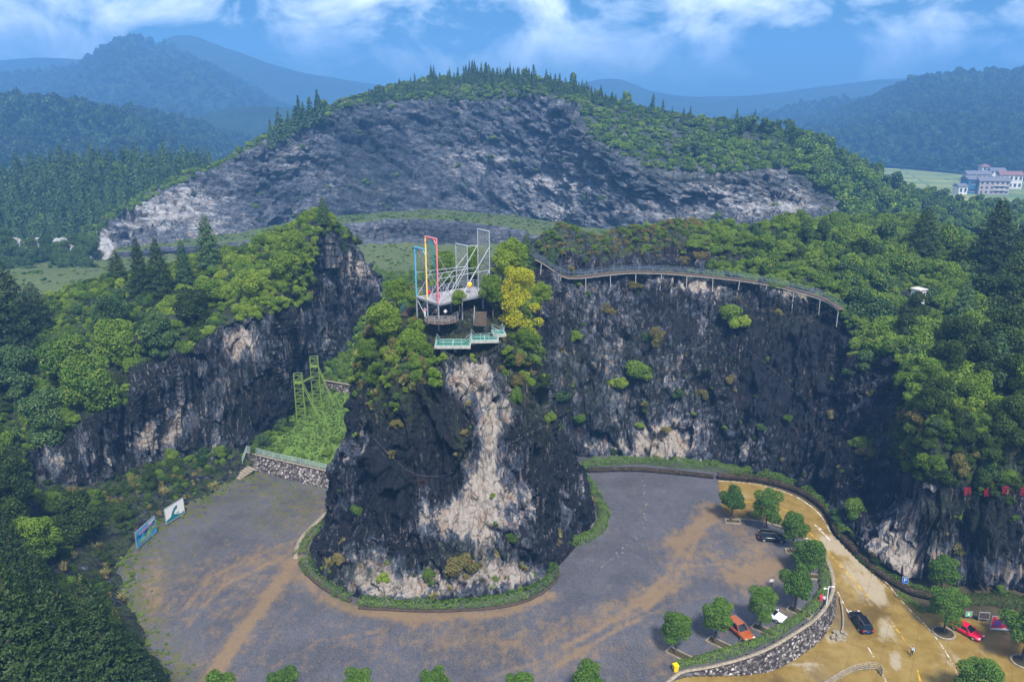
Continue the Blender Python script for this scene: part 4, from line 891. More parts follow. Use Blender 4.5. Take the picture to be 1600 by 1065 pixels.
    # tall reed tufts
    for sh, n, acc, lab in (('cliff_left', 3000, lambda px, py, Q, nz: np.where((py > 700) & (px < 420) & ~inpoly(px, py, LEFT_ROCK), .30, np.where((py > 430) & (py < 480) & (px > 380) & (px < 500), .5, 0)), 'pale reed tufts on the left slope'),
                            ('rock_pillar', 2500, lambda px, py, Q, nz: np.where(inpoly(px, py, [(545, 600), (560, 530), (600, 520), (640, 560), (650, 620), (580, 640)]), .45, np.where((py > 600) & (py < 850), .02, np.where(Q[:, 2] < 5, .18, 0))), 'reed tufts hanging on the rock pillar'),
                            ('cliff_back', 5000, lambda px, py, Q, nz: np.where(inpoly(px, py, RIGHT_ROCK), .022, np.where((px > 1350) & (py > 620), .25, 0)), 'reed tufts on the rock walls')):
        Q, px, py, dep = sample_sheet(sh, n, acc, 21); s = .7 + .9 * rng.random(len(Q)); stuff('reed_tufts', 'tuft', Q, s, lab, .3, 4)
    # grass on the valley lawn and weeds at its edges
    Q, px, py, dep = sample_sheet('grass_slope', 16000, lambda px, py, Q, nz: np.where(py > 590, 1., .2), 31); stuff('grass', 'tuft_green', Q,      .20 + .28 * rng.random(len(Q)), 'rough grass on the valley lawn', .3, 5)
    Q, px, py, dep = sample_sheet('grass_slope', 2600, lambda px, py, Q, nz: np.where(py < 600, 1., np.where((py > 670) & (px < 440), .35, .03)), 32); stuff('undergrowth', 'shrub_mid', Q, .5 + .9 * rng.random(len(Q)), 'bushy growth at the end of the valley lawn', .2, 6)
    # weeds along the lot edge and on the gravel
    xs = rng.uniform(-66, -20, 5200); ys = rng.uniform(70, 152, 5200); px, py, _ = proj(np.stack([xs, ys, 0 * xs], 1)); ed = polydist(xs, ys, [tuple(G0(*q)[:2]) for q in ((400, 738), (372, 745), (300, 790), (230, 832), (195, 880), (205, 950), (265, 1060))])
    pr = .9 * np.exp(-(ed / 2.2) ** 2) + .10 * ((py < 800) & (px > 300)); k = rng.random(len(xs)) < pr
    stuff('weeds', 'weed', np.stack([xs, ys, 0 * xs], 1)[k], (.28 + .5 * rng.random(len(xs)) * np.exp(-(ed / 3) ** 2))[k], 'low weeds along the car park edge', .2, 7)
near_growth()

def far_growth():
    rng = np.random.default_rng(33)
    def acc(px, py, Q, nz): return np.where(inpoly(px, py, FAR_ROCK), .012, 1.0)
    Q, px, py, dep = sample_sheet('cliff_far', 15000, acc, 41); s = 1.5 + 1.6 * rng.random(len(Q)) ** 1.5
    stuff('undergrowth', 'shrub_far', Q, s, 'green scrub over the quarry hill', .15, 8, .8)
    # crest conifers: those that stand out are trees of their own
    crest = [(425, 205, 1.0), (433, 195, 1.1), (443, 190, 1.2), (452, 185, 1.0), (460, 178, 1.3), (468, 172, 1.2), (476, 172, 1.25), (485, 170, 1.3), (493, 165, 1.2), (500, 163, 1.2), (507, 165, .9)]
    for i, (x, y, k) in enumerate(crest):
        p = at_px(x, y + 30, ['cliff_far']) or at_px(x, y + 45, ['cliff_far'])
        if p: plant('conifer_far', p[0], 12.5 * k, 'dark spruce in the clump on the left shoulder of the quarry hill', 'tree', 'spruces on the left shoulder', 'conifer_tree', zs=1.1)
    line = [(575, 605, 14), (605, 665, 18), (665, 735, 18), (735, 838, 60), (850, 960, 52), (960, 1080, 18), (1140, 1200, 8), (1200, 1310, 8)]
    cnt = 0
    for a, b, n in line:
        for k in range(n):
            x = a + (b - a) * (k + rng.random()) / n; y = np.interp(x, [560, 650, 745, 850, 945, 1050, 1180, 1285, 1400], [153, 131, 119, 128, 156, 182, 196, 236, 288]) + 1 + 16 * rng.random()
            p = at_px(x, y, ['cliff_far'])
            if p is None: continue
            plant('conifer_far', p[0] - np.array([0, 0, 1]), (6.0 + 4.5 * rng.random()) * (1.15 if 720 < x < 840 else .9), 'small dark conifer on the crest of the quarry hill', 'tree', 'conifers along the quarry crest', 'conifer_tree', zs=1.0); cnt += 1
    for (x, y, h) in ((1155, 212, 9), (1172, 206, 11), (1190, 210, 10), (1205, 212, 9), (1218, 205, 8), (1145, 220, 8)):
        p = at_px(x, y, ['cliff_far'])
        if p: plant('tree_far', p[0] - np.array([0, 0, 1]), h, 'big round tree in the dark clump on the right of the crest', 'tree', 'clump of big trees on the quarry crest', 'broadleaf_tree', k=0)
    # forest at left: spruces one can tell apart, then the mass
    Q, px, py, dep = sample_sheet('hill_forest_left', 4200, lambda px, py, Q, nz: np.where(px < 330, 1., .4), 43); h = 5.5 + 10 * rng.random(len(Q)) ** 1.5; big, rest = split_big(Q, h, dep, 150)
    for i in big: plant('conifer_far', Q[i] - np.array([0, 0, 1.]), h[i], 'tall spruce in the forest beyond the left hill', 'tree', 'spruces in the far left forest', 'conifer_tree', zs=1.05)
    h2 = len(rest) // 2; stuff('forest', 'conifer_far', Q[rest[:h2]] - np.array([0, 0, 1.]), h[rest[:h2]], 'spruce forest beyond the left hill', .05, 10, 1.05); stuff('forest', 'tree_far', Q[rest[h2:]] - np.array([0, 0, 1.]), h[rest[h2:]] * .8, 'leafy trees in the forest beyond the left hill', .05, 14)
    # right flank forest
    Q, px, py, dep = sample_sheet('cliff_far', 9000, lambda px, py, Q, nz: np.where((px > 1240) & ~inpoly(px, py, FAR_ROCK), .8, .02 * ~inpoly(px, py, FAR_ROCK)), 44); h = (4.5 + 4.5 * rng.random(len(Q))) * np.where(px > 1400, .75, 1)
    big, rest = split_big(Q, h, dep, 90)
    for i in big: plant('tree_far', Q[i] - np.array([0, 0, .8]), h[i], 'rounded tree in the wood on the right flank of the quarry hill', 'tree', 'trees on the right flank', 'broadleaf_tree')
    stuff('forest', 'tree_far', Q[rest] - np.array([0, 0, .8]), h[rest], 'wood on the right flank of the quarry hill', .05, 11)
    # meadow scrub
    Q, px, py, dep = sample_sheet('quarry_floor', 8000, lambda px, py, Q, nz: np.where((py > 384) | (py < 345), .55, np.where(nz > .7, .5, .02)), 45); stuff('scrub', 'shrub_far', Q, .45 + .9 * rng.random(len(Q)) ** 2, 'pale scrub on the quarry floor', .2, 12, .6)
    # woods on the farther hills
    for nmx, n, hh, sd in (('hill_dark_left', 9000, 13, 51), ('mountain_right', 12000, 13, 52), ('mountain_left', 9000, 16, 53)):
        Q, px, py, dep = sample_sheet(nmx, n, lambda px, py, Q, nz: np.ones(len(px)), sd); stuff('forest', 'tree_remote', Q - np.array([0, 0, 2.]), hh * (.7 + .7 * rng.random(len(Q))), 'forest covering a hazy hill far behind', .05, sd)
far_growth()

# ---- trees that stand out one by one
def single_trees():
    L = 'cliff_left'
    def conif(px, py, hpx, label, kind='conifer', wide=1.0, names=None, k=None):
        p = at_px(px, py, names)
        if p is None: return
        h = hpx / FPX * p[1] / .95
        o = plant(kind, p[0] - np.array([0, 0, .4]), h, label, 'tree', None, 'conifer_tree', parts=True, k=k); o.scale = (h * wide, h * wide, h); return o
    conif(328, 420, 80, 'tallest pale-tipped conifer standing free on the left ridge', wide=1.15, names=[L])
    conif(290, 445, 66, 'small slender conifer beside the tallest one on the left ridge', wide=.95, names=[L])
    conif(252, 462, 84, 'broad dark conifer, right one of the touching pair on the left ridge', 'conifer_dark', 1.05, [L])
    conif(222, 458, 80, 'dark conifer, left one of the touching pair on the left ridge', 'conifer_dark', .9, [L])
    conif(506, 350, 42, 'small conifer on the very tip of the left cliff', wide=1.1, names=[L])
    conif(536, 392, 34, 'little cypress-like conifer clinging below the left cliff tip', wide=.9, names=[L])
    conif(1500, 515, 70, 'bright green conifer beside the white hut on the right hill', wide=1.5, names=['cliff_back'])
    conif(1548, 605, 80, 'tall conifer above the dark cliff on the right hill', wide=1.3, names=['cliff_back'])
    conif(1440, 395, 64, 'dark vine-hung conifer at the top of the right hill', 'conifer_dark', 1.6, ['cliff_back'])
    conif(1545, 440, 110, 'largest dark conifer of the right hill top', 'conifer_dark', 1.5, ['cliff_back'])
    conif(1595, 445, 90, 'dark conifer at the picture edge on the right hill top', 'conifer_dark', 1.5, ['cliff_back'])
    conif(822, 425, 62, 'slim pointed conifer behind the swing platform', wide=1.0, names=['rock_pillar', 'cliff_back'])
    conif(862, 415, 36, 'small conifer at the start of the cliff walkway', wide=1.2, names=['cliff_back'])
    for i, (x, y, hp, lab) in enumerate(((1258, 384, 40, 'left one of two vine-wrapped column trees on the ridge'), (1284, 386, 42, 'right one of two vine-wrapped column trees on the ridge'))):
        p = at_px(x, y, ['cliff_back']); h = hp / FPX * p[1]
        o = plant('tree_blue', p[0] - np.array([0, 0, h * .30]), h * 1.35, lab, 'tree', None, 'vine_tree', parts=True); o.scale = (h * .95, h * .95, h * 1.3)
    # dark conifers low at left, in the near corner and at the left edge
    for i, (x, y, hp) in enumerate(((40, 1090, 190), (110, 1100, 180), (175, 1110, 170), (225, 1110, 120), (10, 1010, 150), (80, 1010, 140), (150, 1030, 130), (30, 930, 120))):
        conif(x, y, hp, 'dark feathery conifer in the near left corner, ' + ('standing in the very corner', 'front row, second from the left edge', 'front row, third from the left edge', 'front row, nearest the gravel', 'cut by the left picture edge', 'middle of the rear row', 'rear row, nearest the gravel', 'highest up the slope')[i], 'conifer_dark', 1.25, [L])
    for i, (x, y, hp) in enumerate(((25, 560, 130), (-5, 590, 130), (60, 520, 70), (185, 440, 46))):
        conif(x, y, hp, ('bushy dark conifer at the left picture edge', 'dark conifer cut by the left picture edge', 'small dark conifer below the pale quarry slabs', 'round-headed dark tree left of the conifer pair')[i], 'conifer_dark', 1.5, [L])
    # broad trees on the left slope
    rng = np.random.default_rng(3)
    spots = [(70, 690, 90), (150, 640, 95), (110, 600, 90), (190, 570, 80), (250, 560, 80), (300, 510, 70), (30, 620, 90), (5, 780, 80), (235, 765, 34), (85, 800, 40), (390, 470, 60), (440, 440, 60), (180, 520, 70), (330, 480, 60), (120, 840, 80), (60, 880, 90), (20, 840, 80), (195, 815, 36), (412, 705, 34), (345, 715, 26), (460, 400, 50), (150, 790, 34)]
    kinds = ['tree_blue', 'tree_mid', 'tree_mid', 'tree_light', 'tree_blue', 'tree_dark']
    LSPOT = ['above the lowest pale rocks of the left cliff', 'overhanging the left cliff where it starts', 'on the bulge above the left cliff start', 'over the first pale streaks of the left cliff', 'over the brown-streaked part of the left cliff', 'at the upper rim of the left cliff below the conifer pair', 'at the left picture edge, mid height', 'at the left picture edge level with the cliff foot', 'before the pale foot of the left cliff', 'before the lowest rocks of the left cliff', 'on the rim right of the tallest ridge conifer', 'on the rim below the ridge top', 'below the dark edge conifers', 'below the tallest ridge conifer', 'on the near slope above the blue billboard', 'on the near slope, high at the left', 'at the left picture edge on the near slope', 'just behind the blue billboard', 'by the railing end at the valley lawn', 'at the foot of the left cliff near the stone steps', 'high on the ridge near the cliff tip', 'in the gully before the left cliff start']
    for i, (x, y, hp) in enumerate(spots):
        p = at_px(x, y, [L])
        if p is None: continue
        kd = ('tree_dark' if i % 3 else 'tree_mid') if y > 730 else ('tree_light' if (y < 500 and x > 300) else kinds[i % 6].replace('light', 'mid')); h = hp / FPX * p[1]
        plant(kd, p[0] - np.array([0, 0, .25 * h]), h * 1.1, {'tree_blue': 'blue-green', 'tree_mid': 'mid-green', 'tree_light': 'light green', 'tree_dark': 'dark green'}[kd] + ' broadleaf tree ' + LSPOT[i], 'tree', 'broadleaf trees on the left slope', 'broadleaf_tree', parts=True)
    RSPOT = ['on the cliff edge left of the tall conifer', 'below the tall conifer on the right hill', 'at the picture edge over the cliff', 'under the white hut', 'between the two right hill conifers', 'at the picture edge, high on the slope', 'drooping onto the right cliff', 'just above the red characters', 'over the last red character', 'on the far shoulder by the edge conifer', 'behind the cliff-edge tree', 'beside the tall right hill conifer', 'at the picture edge below the edge conifer', 'at the left tip of the cliff-edge thicket', 'in front of the tall right hill conifer', 'above the third red character', 'above the first red character', 'cut by the picture edge above the cliff', 'behind the tall right hill conifer', 'at the picture edge under the dark conifers', 'by the path end near the white hut', 'hanging over the pale crack in the cliff']
    for i, (x, y, hp) in enumerate(((1460, 640, 60), (1520, 640, 70), (1580, 620, 80), (1420, 540, 60), (1480, 580, 60), (1590, 540, 70), (1450, 700, 40), (1540, 720, 50), (1590, 700, 60), (1570, 360, 60), (1500, 560, 80), (1560, 560, 90), (1600, 500, 100), (1450, 610, 56), (1530, 600, 80), (1575, 670, 70), (1500, 690, 50), (1610, 640, 80), (1560, 500, 80), (1590, 460, 90), (1430, 500, 50), (1405, 610, 36))):
        p = at_px(x, y, ['cliff_back'])
        if p is None: continue
        kd = ('tree_dark', 'tree_mid', 'tree_dark', 'tree_dark')[i % 4]; h = hp / FPX * p[1]
        plant(kd, p[0] - np.array([0, 0, .25 * h]), h * 1.1, {'tree_blue': 'blue-green', 'tree_mid': 'mid-green', 'tree_dark': 'dark green'}[kd] + ' broadleaf tree ' + RSPOT[i], 'tree', 'broadleaf trees above the right cliff', 'broadleaf_tree', parts=True)
    MSP = [(1130, 385, 22), (1180, 392, 26), (1215, 380, 26), (1320, 378, 30), (1350, 400, 34), (1385, 380, 32), (1480, 395, 44), (1505, 430, 44), (1370, 440, 30), (1330, 425, 26), (1462, 440, 22), (1400, 452, 18), (1300, 430, 24), (1540, 480, 50), (1490, 500, 30), (1395, 420, 26), (1245, 405, 22), (1570, 420, 56)]
    MLB = ['at the left end of the green plateau', 'above the middle of the walkway', 'left of the two column trees', 'right of the two column trees', 'in the middle of the green plateau', 'at the plateau crest', 'before the dark conifers of the plateau', 'under the dark conifers of the plateau', 'above the walkway end', 'just behind the walkway end', 'between hut and dark conifers', 'just behind the white hut', 'on the slope over the last walkway posts', 'beside the right hill conifers', 'right of the white hut', 'on the plateau slope left of the hut', 'below the two column trees', 'among the dark conifers at the picture edge']
    for i, (x, y, rp) in enumerate(MSP):
        p = at_px(x, y, ['cliff_back'])
        if p is None: continue
        r = rp / FPX * p[1] * .62; plant(('shrub_vine', 'shrub_dark', 'shrub_blue')[i % 3], p[0] - np.array([0, 0, .3]), r, ('green vine-covered', 'dark green vine-covered', 'blue-green vine-covered')[i % 3] + ' mound ' + MLB[i], 'shrub', 'vine mounds on the green plateau', 'vine_mound', zs=1.25)
    # golden tree on the pillar, with green neighbours
    b = rand_blobs(rngp, 44, 4.0, 9.5, 1.4, .7, 1.4, .8) + [(1.6, -.4, 1.0, 1.2, 1.2, 1.4), (2.6, 0, -.6, 1.1, 1.1, 1.3), (-1.2, .2, 5.6, 1.1, 1.1, 1.0)]
    p = P(808, 518, Y=131.5); o = thing('golden_tree', p, 0, 'golden-yellow feathery tree beside the swing platform', 'tree')
    link('crown', crown_mesh('golden_crown', b, 13000, .12, 301, 'leaf_yellow', rough=.45, up=.3), None, o); link('trunk', trunk_mesh('golden_trunk', 6.5, .16, 4, 7, .3, .8), None, o)
    for x, y, Y, hp, kd, lab in ((800, 418, 143, 54, 'tree_light', 'bright green tree behind the swing platform'), (770, 470, 131, 46, 'tree_mid', 'dense green tree just under the front edge of the swing platform'), (718, 474, 128.5, 26, 'tree_light', 'small lime-green tree poking over the platform front edge'), (648, 560, 122, 56, 'tree_light', 'lime-green tree left of the glass decks'), (655, 575, 121, 60, 'tree_mid', 'dark round tree below left of the glass decks'), (600, 520, 131, 60, 'tree_light', 'light green tree on the left shoulder of the rock pillar'), (575, 560, 128, 40, 'tree_mid', 'small green tree at the left edge of the rock pillar'), (650, 480, 134, 34, 'tree_light', 'yellow-green tree beside the left platform leg'), (700, 445, 148, 60, 'tree_mid', 'green tree behind the mesh panels of the platform'), (745, 430, 150, 50, 'tree_mid', 'wide green tree behind the tall mesh panel'), (778, 478, 132.5, 40, 'tree_mid', 'green tree between the platform and the golden tree'), (785, 430, 141, 50, 'tree_light', 'lime tree behind the right end of the platform'), (845, 470, 141, 36, 'tree_light', 'lime tree right of the golden tree'), (822, 545, 128, 40, 'tree_mid', 'green tree under the golden tree'), (620, 470, 138, 44, 'tree_mid', 'green tree by the hillside stair'), (590, 600, 124, 40, 'tree_mid', 'dark green tree low on the left pillar shoulder'), (626, 610, 121, 34, 'tree_light', 'light green tree on the left front of the pillar')):
        q = P(x, y, Y=Y); h = hp / FPX * Y; plant(kd, q - np.array([0, 0, h * .35]), h * 1.3, lab, 'tree', None, 'broadleaf_tree', parts=True)
    # bushes rooted on ledges of the rock faces
    led = [(1000, 578, 26), (968, 592, 22), (1030, 526, 24), (1012, 522, 16), (1142, 492, 26), (1158, 500, 20), (1096, 612, 14), (876, 612, 18), (906, 652, 14), (900, 520, 20), (948, 482, 14), (1190, 662, 12), (1200, 560, 8), (1000, 660, 10), (1040, 665, 12), (960, 700, 8), (1230, 650, 10), (1340, 690, 14), (1360, 700, 20), (1310, 800, 18), (1335, 790, 22), (900, 435, 16), (990, 440, 18), (1325, 575, 12), (1350, 690, 20), (865, 680, 10), (1140, 590, 10), (1060, 610, 12)]
    for i, (x, y, rp) in enumerate(led):
        p = at_px(x, y + rp * .4, ['cliff_back'])
        if p is None: continue
        plant(('shrub_mid', 'shrub_light', 'shrub_olive', 'shrub_blue')[i % 4], p[0] - np.array([0, .3, .3]), rp / FPX * p[1] * .95, ('green', 'yellow-green', 'olive', 'blue-green')[i % 4] + ' bush rooted on a ledge of the dark back wall', 'shrub', 'bushes on ledges of the back wall', 'ledge_shrub', zs=.75)
    led = [(720, 880, 30, 'shrub_olive', 'large rusty-green bush at the foot of the rock pillar'), (800, 838, 18, 'shrub_mid', 'green bush right of the pale streak at the pillar foot'), (560, 795, 14, 'shrub_mid', 'dark bush low on the left edge of the rock pillar'), (805, 620, 18, 'shrub_mid', 'green bush on the right shoulder of the rock pillar'), (735, 556, 10, 'shrub_light', 'lime bush just below the glass decks'), (680, 590, 18, 'shrub_light', 'light green bush under the left glass deck'), (728, 672, 9, 'shrub_olive', 'tiny dry bush on the pillar face'), (860, 650, 12, 'shrub_light', 'lime bush on the right edge of the rock pillar'), (620, 660, 10, 'shrub_olive', 'small olive bush on the dark left pillar face'), (670, 900, 14, 'shrub_mid', 'round green bush left of the rusty bush at the pillar foot'), (530, 870, 14, 'shrub_olive', 'brown-green bush in the left corner of the pillar foot'), (600, 900, 10, 'shrub_light', 'small lime bush at the pillar foot')]
    for x, y, rp, kd, lab in led:
        p = at_px(x, y + rp * .4, ['rock_pillar'])
        if p: plant(kd, p[0] - np.array([0, .2, .2]), rp / FPX * p[1] * .95, lab, 'shrub', None, 'ledge_shrub')
single_trees()
# ------------------------------------------------------------------ materials of built things
def brown_bank():
    t = NT('brown_bank'); p = t.pos(); v = t.voro(t.scale(p, (1, 1, 1.6)), 1.7, out='Color'); bw = t.n('RGBToBW'); t.link(v, bw.inputs[0]); e = t.voro(t.scale(p, (1, 1, 1.6)), 1.7, 'DISTANCE_TO_EDGE')
    c = t.mix(bw.outputs[0], (.030, .021, .016), (.095, .066, .048)); c = t.mix(t.ramp(t.noise(p, .9, 6, .65), .48, .62), c, (.035, .040, .012)); c = t.mix(t.ramp(e, 0, .06, .8, 0), c, (.012, .009, .008))
    t.bsdf(c, .95, t.bump(t.math('MULTIPLY_ADD', t.ramp(e, 0, .2), 1.0, t.noise(p, 4, 5)), .9, .12), spec=.1); M['brown_bank'] = t.m
def scuffed(name, col):
    t = NT(name); p = t.pos(); n = t.noise(p, 1.6, 8, .72); t.bsdf(t.mix(t.ramp(n, .44, .56), (.22, .135, .035), col), .6); M[name] = t.m
scuffed('line_white', (.55, .52, .46)); scuffed('line_yellow', (.55, .34, .02))
flat('white_paint', (.72, .72, .70), .5); flat('yellow_paint', (.62, .40, .02), .6); flat('concrete', (.34, .33, .30), .85, 0, .25, 2.0)
flat('stone_kerb', (.26, .22, .16), .9, 0, .3, 3.0); flat('brown_wall', (.055, .038, .028), .9, 0, .3, 2.0); brown_bank(); flat('steel', (.38, .41, .45), .45, .2)
flat('grey_steel', (.30, .33, .37), .5, .3); flat('blue_steel', (.09, .34, .60), .5); flat('yellow_steel', (.78, .54, .17), .5); flat('red_steel', (.70, .19, .21), .5)
flat('green_steel', (.18, .27, .05), .5); flat('deck_board', (.30, .295, .31), .8, 0, .2, 2.0); flat('wood_plank', (.10, .070, .050), .85, 0, .3, 3.0)
flat('rope', (.25, .23, .21), .8); flat('teal_rope', (.02, .25, .28), .7); flat('glass_deck', (.02, .13, .10), .12); flat('green_frame', (.24, .42, .36), .5)
flat('black_rubber', (.012, .012, .013), .8); flat('car_glass', (.010, .014, .020), .08, 0, .05, 1, .6); flat('chrome', (.6, .6, .62), .25, .8); flat('lamp_glass', (.7, .7, .72), .2); flat('tail_red', (.45, .01, .01), .3)
flat('paint_black', (.008, .009, .013), .22, .1, .05, 1, .6); flat('paint_white', (.75, .77, .80), .3, 0, .03, 1, .6); flat('paint_brown', (.36, .085, .020), .28, .15, .05, 1, .6); flat('paint_red', (.62, .006, .045), .28, 0, .05, 1, .6)
flat('skin', (.45, .27, .19), .6); flat('cloth_white', (.68, .70, .74), .8); flat('cloth_dark', (.018, .020, .030), .85); flat('cloth_blue', (.45, .55, .70), .8); flat('cloth_red', (.55, .02, .04), .8); flat('hair', (.010, .009, .008), .6); flat('cloth_pink', (.60, .25, .28), .8)
flat('sign_blue', (.01, .12, .52), .4); flat('sign_red', (.50, .012, .05), .4); flat('sign_green', (.12, .42, .20), .5); flat('plastic_yellow', (.85, .52, .01), .4); flat('sky_print', (.01, .25, .48), .5, 0, .5, .8); flat('teal_print', (.01, .16, .20), .5); flat('pink_print', (.65, .25, .35), .5); flat('green_print', (.25, .42, .12), .5, 0, .5, 1); flat('navy_print', (.005, .03, .09), .5)
flat('wall_cream', (.62, .60, .55), .85); flat('wall_pink', (.36, .30, .29), .85); flat('roof_grey', (.13, .13, .15), .8, 0, .25, 1); flat('roof_red', (.20, .10, .095), .8, 0, .25, 1); flat('window_dark', (.03, .045, .07), .3); flat('wall_blue', (.02, .10, .20), .7); flat('paint_char', (.20, .003, .022), .8); flat('pale_slab', (.50, .48, .45), .9, 0, .3, .3)
def mesh_panel_mat():
    t = NT('net_panel'); p = t.obj(); w = t.n('TexWave', wave_type='BANDS', bands_direction='X'); t.link(p, w.inputs['Vector']); w.inputs['Scale'].default_value = 5
    w2 = t.n('TexWave', wave_type='BANDS', bands_direction='Z'); t.link(p, w2.inputs['Vector']); w2.inputs['Scale'].default_value = 5
    b = t.bsdf(t.mix(t.noise(p, .8, 4), (.26, .27, .26), (.40, .40, .38)), .7)
    tr = t.n('BsdfTransparent'); mx = t.n('MixShader'); t.put(mx.inputs[0], t.math('MULTIPLY_ADD', t.math('MAXIMUM', w.outputs['Fac'], w2.outputs['Fac']), .22, .12))
    t.link(tr.outputs[0], mx.inputs[1]); t.link(b.outputs[0], mx.inputs[2]); t.link(mx.outputs[0], t.out.inputs['Surface']); M['net_panel'] = t.m
mesh_panel_mat()
def masonry_mat():
    t = NT('masonry'); p = t.pos(); q = t.scale(p, (1, 1, 1.25)); c = t.voro(q, 2.3, out='Color'); bw = t.n('RGBToBW'); t.link(c, bw.inputs[0]); e = t.voro(q, 2.3, 'DISTANCE_TO_EDGE')
    col = t.mix(t.ramp(bw.outputs[0], .3, .75), (.055, .046, .046), (.24, .21, .205)); col = t.mix(t.ramp(bw.outputs[0], .72, .80), col, (.42, .39, .36)); col = t.mix(t.ramp(e, 0, .07, .9, 0), col, (.030, .024, .022))
    col = t.mix(t.ramp(t.noise(p, .35, 5), .5, .7, 0, .5), col, (.05, .05, .02))
    t.bsdf(col, .9, t.bump(t.ramp(e, 0, .2), .9, .12), spec=.15); M['masonry'] = t.m
masonry_mat()

# ------------------------------------------------------------------ strips that follow a path
def ribbon(path, w, dz=0.0):
    """flat strip along a path of world points (z kept)"""
    p = np.asarray(path); t = np.gradient(p[:, :2], axis=0); t /= np.linalg.norm(t, axis=1, keepdims=True) + 1e-9; n = np.stack([-t[:, 1], t[:, 0]], 1) * w / 2
    a = p.copy(); a[:, :2] += n; b = p.copy(); b[:, :2] -= n; a[:, 2] += dz; b[:, 2] += dz
    return np.stack([a, b])
def strip_prism(path, w, h0, h1, name, mat, parent=None):
    """solid wall/kerb along a path from z+h0 to z+h1"""
    R_ = ribbon(path, w); n = R_.shape[1]; V = np.concatenate([R_[0] + [0, 0, h0], R_[1] + [0, 0, h0], R_[1] + [0, 0, h1], R_[0] + [0, 0, h1]]); F = []
    for k in range(n - 1):
        for j in range(4): a = j * n + k; b = ((j + 1) % 4) * n + k; F.append((a, a + 1, b + 1, b))
    F += [(0, n, 2 * n, 3 * n), (n - 1, 4 * n - 1, 3 * n - 1, 2 * n - 1)]
    return link(name, mesh_np(name, V, np.array(F)), mat, parent)
def road_path(pxs, step=.8, dz=.02):
    p = smooth_path([PR(*q) for q in pxs], step); p[:, 2] = zroad(p[:, 0], p[:, 1]) + dz; return p
def marking(pxs, w, mat, name='road_marking'):
    R_ = ribbon(road_path(pxs, .5, .022), w); n = R_.shape[1]; V = R_.reshape(-1, 3); V[:, 2] = zroad(V[:, 0], V[:, 1]) + .022
    F = np.array([(n + k, n + k + 1, k + 1, k) for k in range(n - 1)]); tag(link(name, mesh_np(name, V, F), mat), kind='structure')
marking([(1122, 751), (1150, 753), (1185, 757), (1219, 766), (1248, 778), (1273, 796), (1288, 813), (1297, 831)], .28, 'line_white')
marking([(1312, 842), (1340, 868), (1362, 888), (1385, 910), (1415, 945), (1440, 970), (1462, 995), (1482, 1025), (1500, 1062)], .20, 'line_white')
marking([(1160, 783), (1188, 785), (1215, 791), (1240, 804), (1262, 828), (1285, 853), (1310, 880), (1335, 907), (1358, 934)], .24, 'line_yellow')
marking([(1392, 972), (1404, 987), (1415, 1002)], .22, 'line_yellow'); marking([(1433, 1045), (1437, 1060), (1440, 1075)], .24, 'line_yellow')
marking([(1309, 924), (1318, 942), (1329, 962)], .18, 'line_white'); marking([(1356, 1010), (1365, 1026)], .18, 'line_white'); marking([(1376, 1046), (1386, 1068)], .2, 'line_white')
def arrow(a, b, hw, w):
    A = PR(*a); B = PR(*b); d = B[:2] - A[:2]; L_ = np.linalg.norm(d); d /= L_; n = np.array([-d[1], d[0]])
    P2 = [A[:2] + n * w, A[:2] - n * w, A[:2] + d * (L_ * .6) - n * w, A[:2] + d * (L_ * .55) - n * hw, B[:2], A[:2] + d * (L_ * .55) + n * hw, A[:2] + d * (L_ * .6) + n * w]
    V = np.array([[q[0], q[1], zroad(q[0], q[1]) + .024] for q in P2]); tag(link('road_arrow', mesh_np('road_arrow', V, [(0, 1, 2, 6), (3, 4, 5), (2, 3, 5, 6)]), 'line_white'), kind='structure')
arrow((1299, 846), (1272, 818), .55, .16); arrow((1255, 834), (1268, 850), .55, .2)

# ------------------------------------------------------------------ hedges
def hedge(pxs, w, h, label, seed, ground=None, mat='hedge_leaf', dens=110, leaf=.095, name='hedge', off=(0, 0)):
    pts = [np.array(ground(*q)) if ground else G0(*q) for q in pxs]; path = smooth_path(pts, .25); path[:, :2] += np.array(off); rng = np.random.default_rng(seed)
    L_ = len(path) * .25; n = int(L_ * dens * (w + 2 * h) * .55); i = rng.integers(0, len(path), n); c = path[i]
    t = np.gradient(path[:, :2], axis=0); t /= np.linalg.norm(t, axis=1, keepdims=True) + 1e-9; t = t[i]; nn = np.stack([-t[:, 1], t[:, 0]], 1)
    a = rng.uniform(-.25, math.pi + .25, n); lump = 1 + .32 * fbm(np.stack([c[:, 0], c[:, 1], 0 * a], 1), 1.6, 2, seed); r = (.85 + .2 * rng.random(n)) * lump
    C = c.copy(); C[:, :2] += nn * (np.cos(a) * w / 2 * r)[:, None] + t * rng.normal(size=(n, 1)) * .1; C[:, 2] += np.clip(np.sin(a), -.1, 1) ** .6 * h * r if False else h * (.12 + .88 * np.clip(np.sin(a), 0, 1) ** .7) * r
    Nn = np.stack([nn[:, 0] * np.cos(a), nn[:, 1] * np.cos(a), np.sin(a) + .3], 1) + .55 * rng.normal(size=(n, 3)); Nn /= np.linalg.norm(Nn, axis=1, keepdims=True)
    V, F = leaf_quads(rng, C, Nn, leaf); tint = np.repeat(np.clip(.6 * rng.random(n) + .4 * (lump - .6), 0, 1), 4)
    o = link(name, mesh_np(name, V, F, {'tint': tint}), mat); tag(o, label, 'hedge'); return o
hedge([(562, 940), (610, 944), (660, 946), (720, 945), (775, 940), (820, 930)], 2.2, 1.0, 'clipped hedge along the front foot of the rock pillar', 1)
hedge([(822, 930), (850, 915), (864, 898), (860, 878), (848, 862)], 1.6, 1.2, 'hedge curling round the right front corner of the pillar foot', 2)
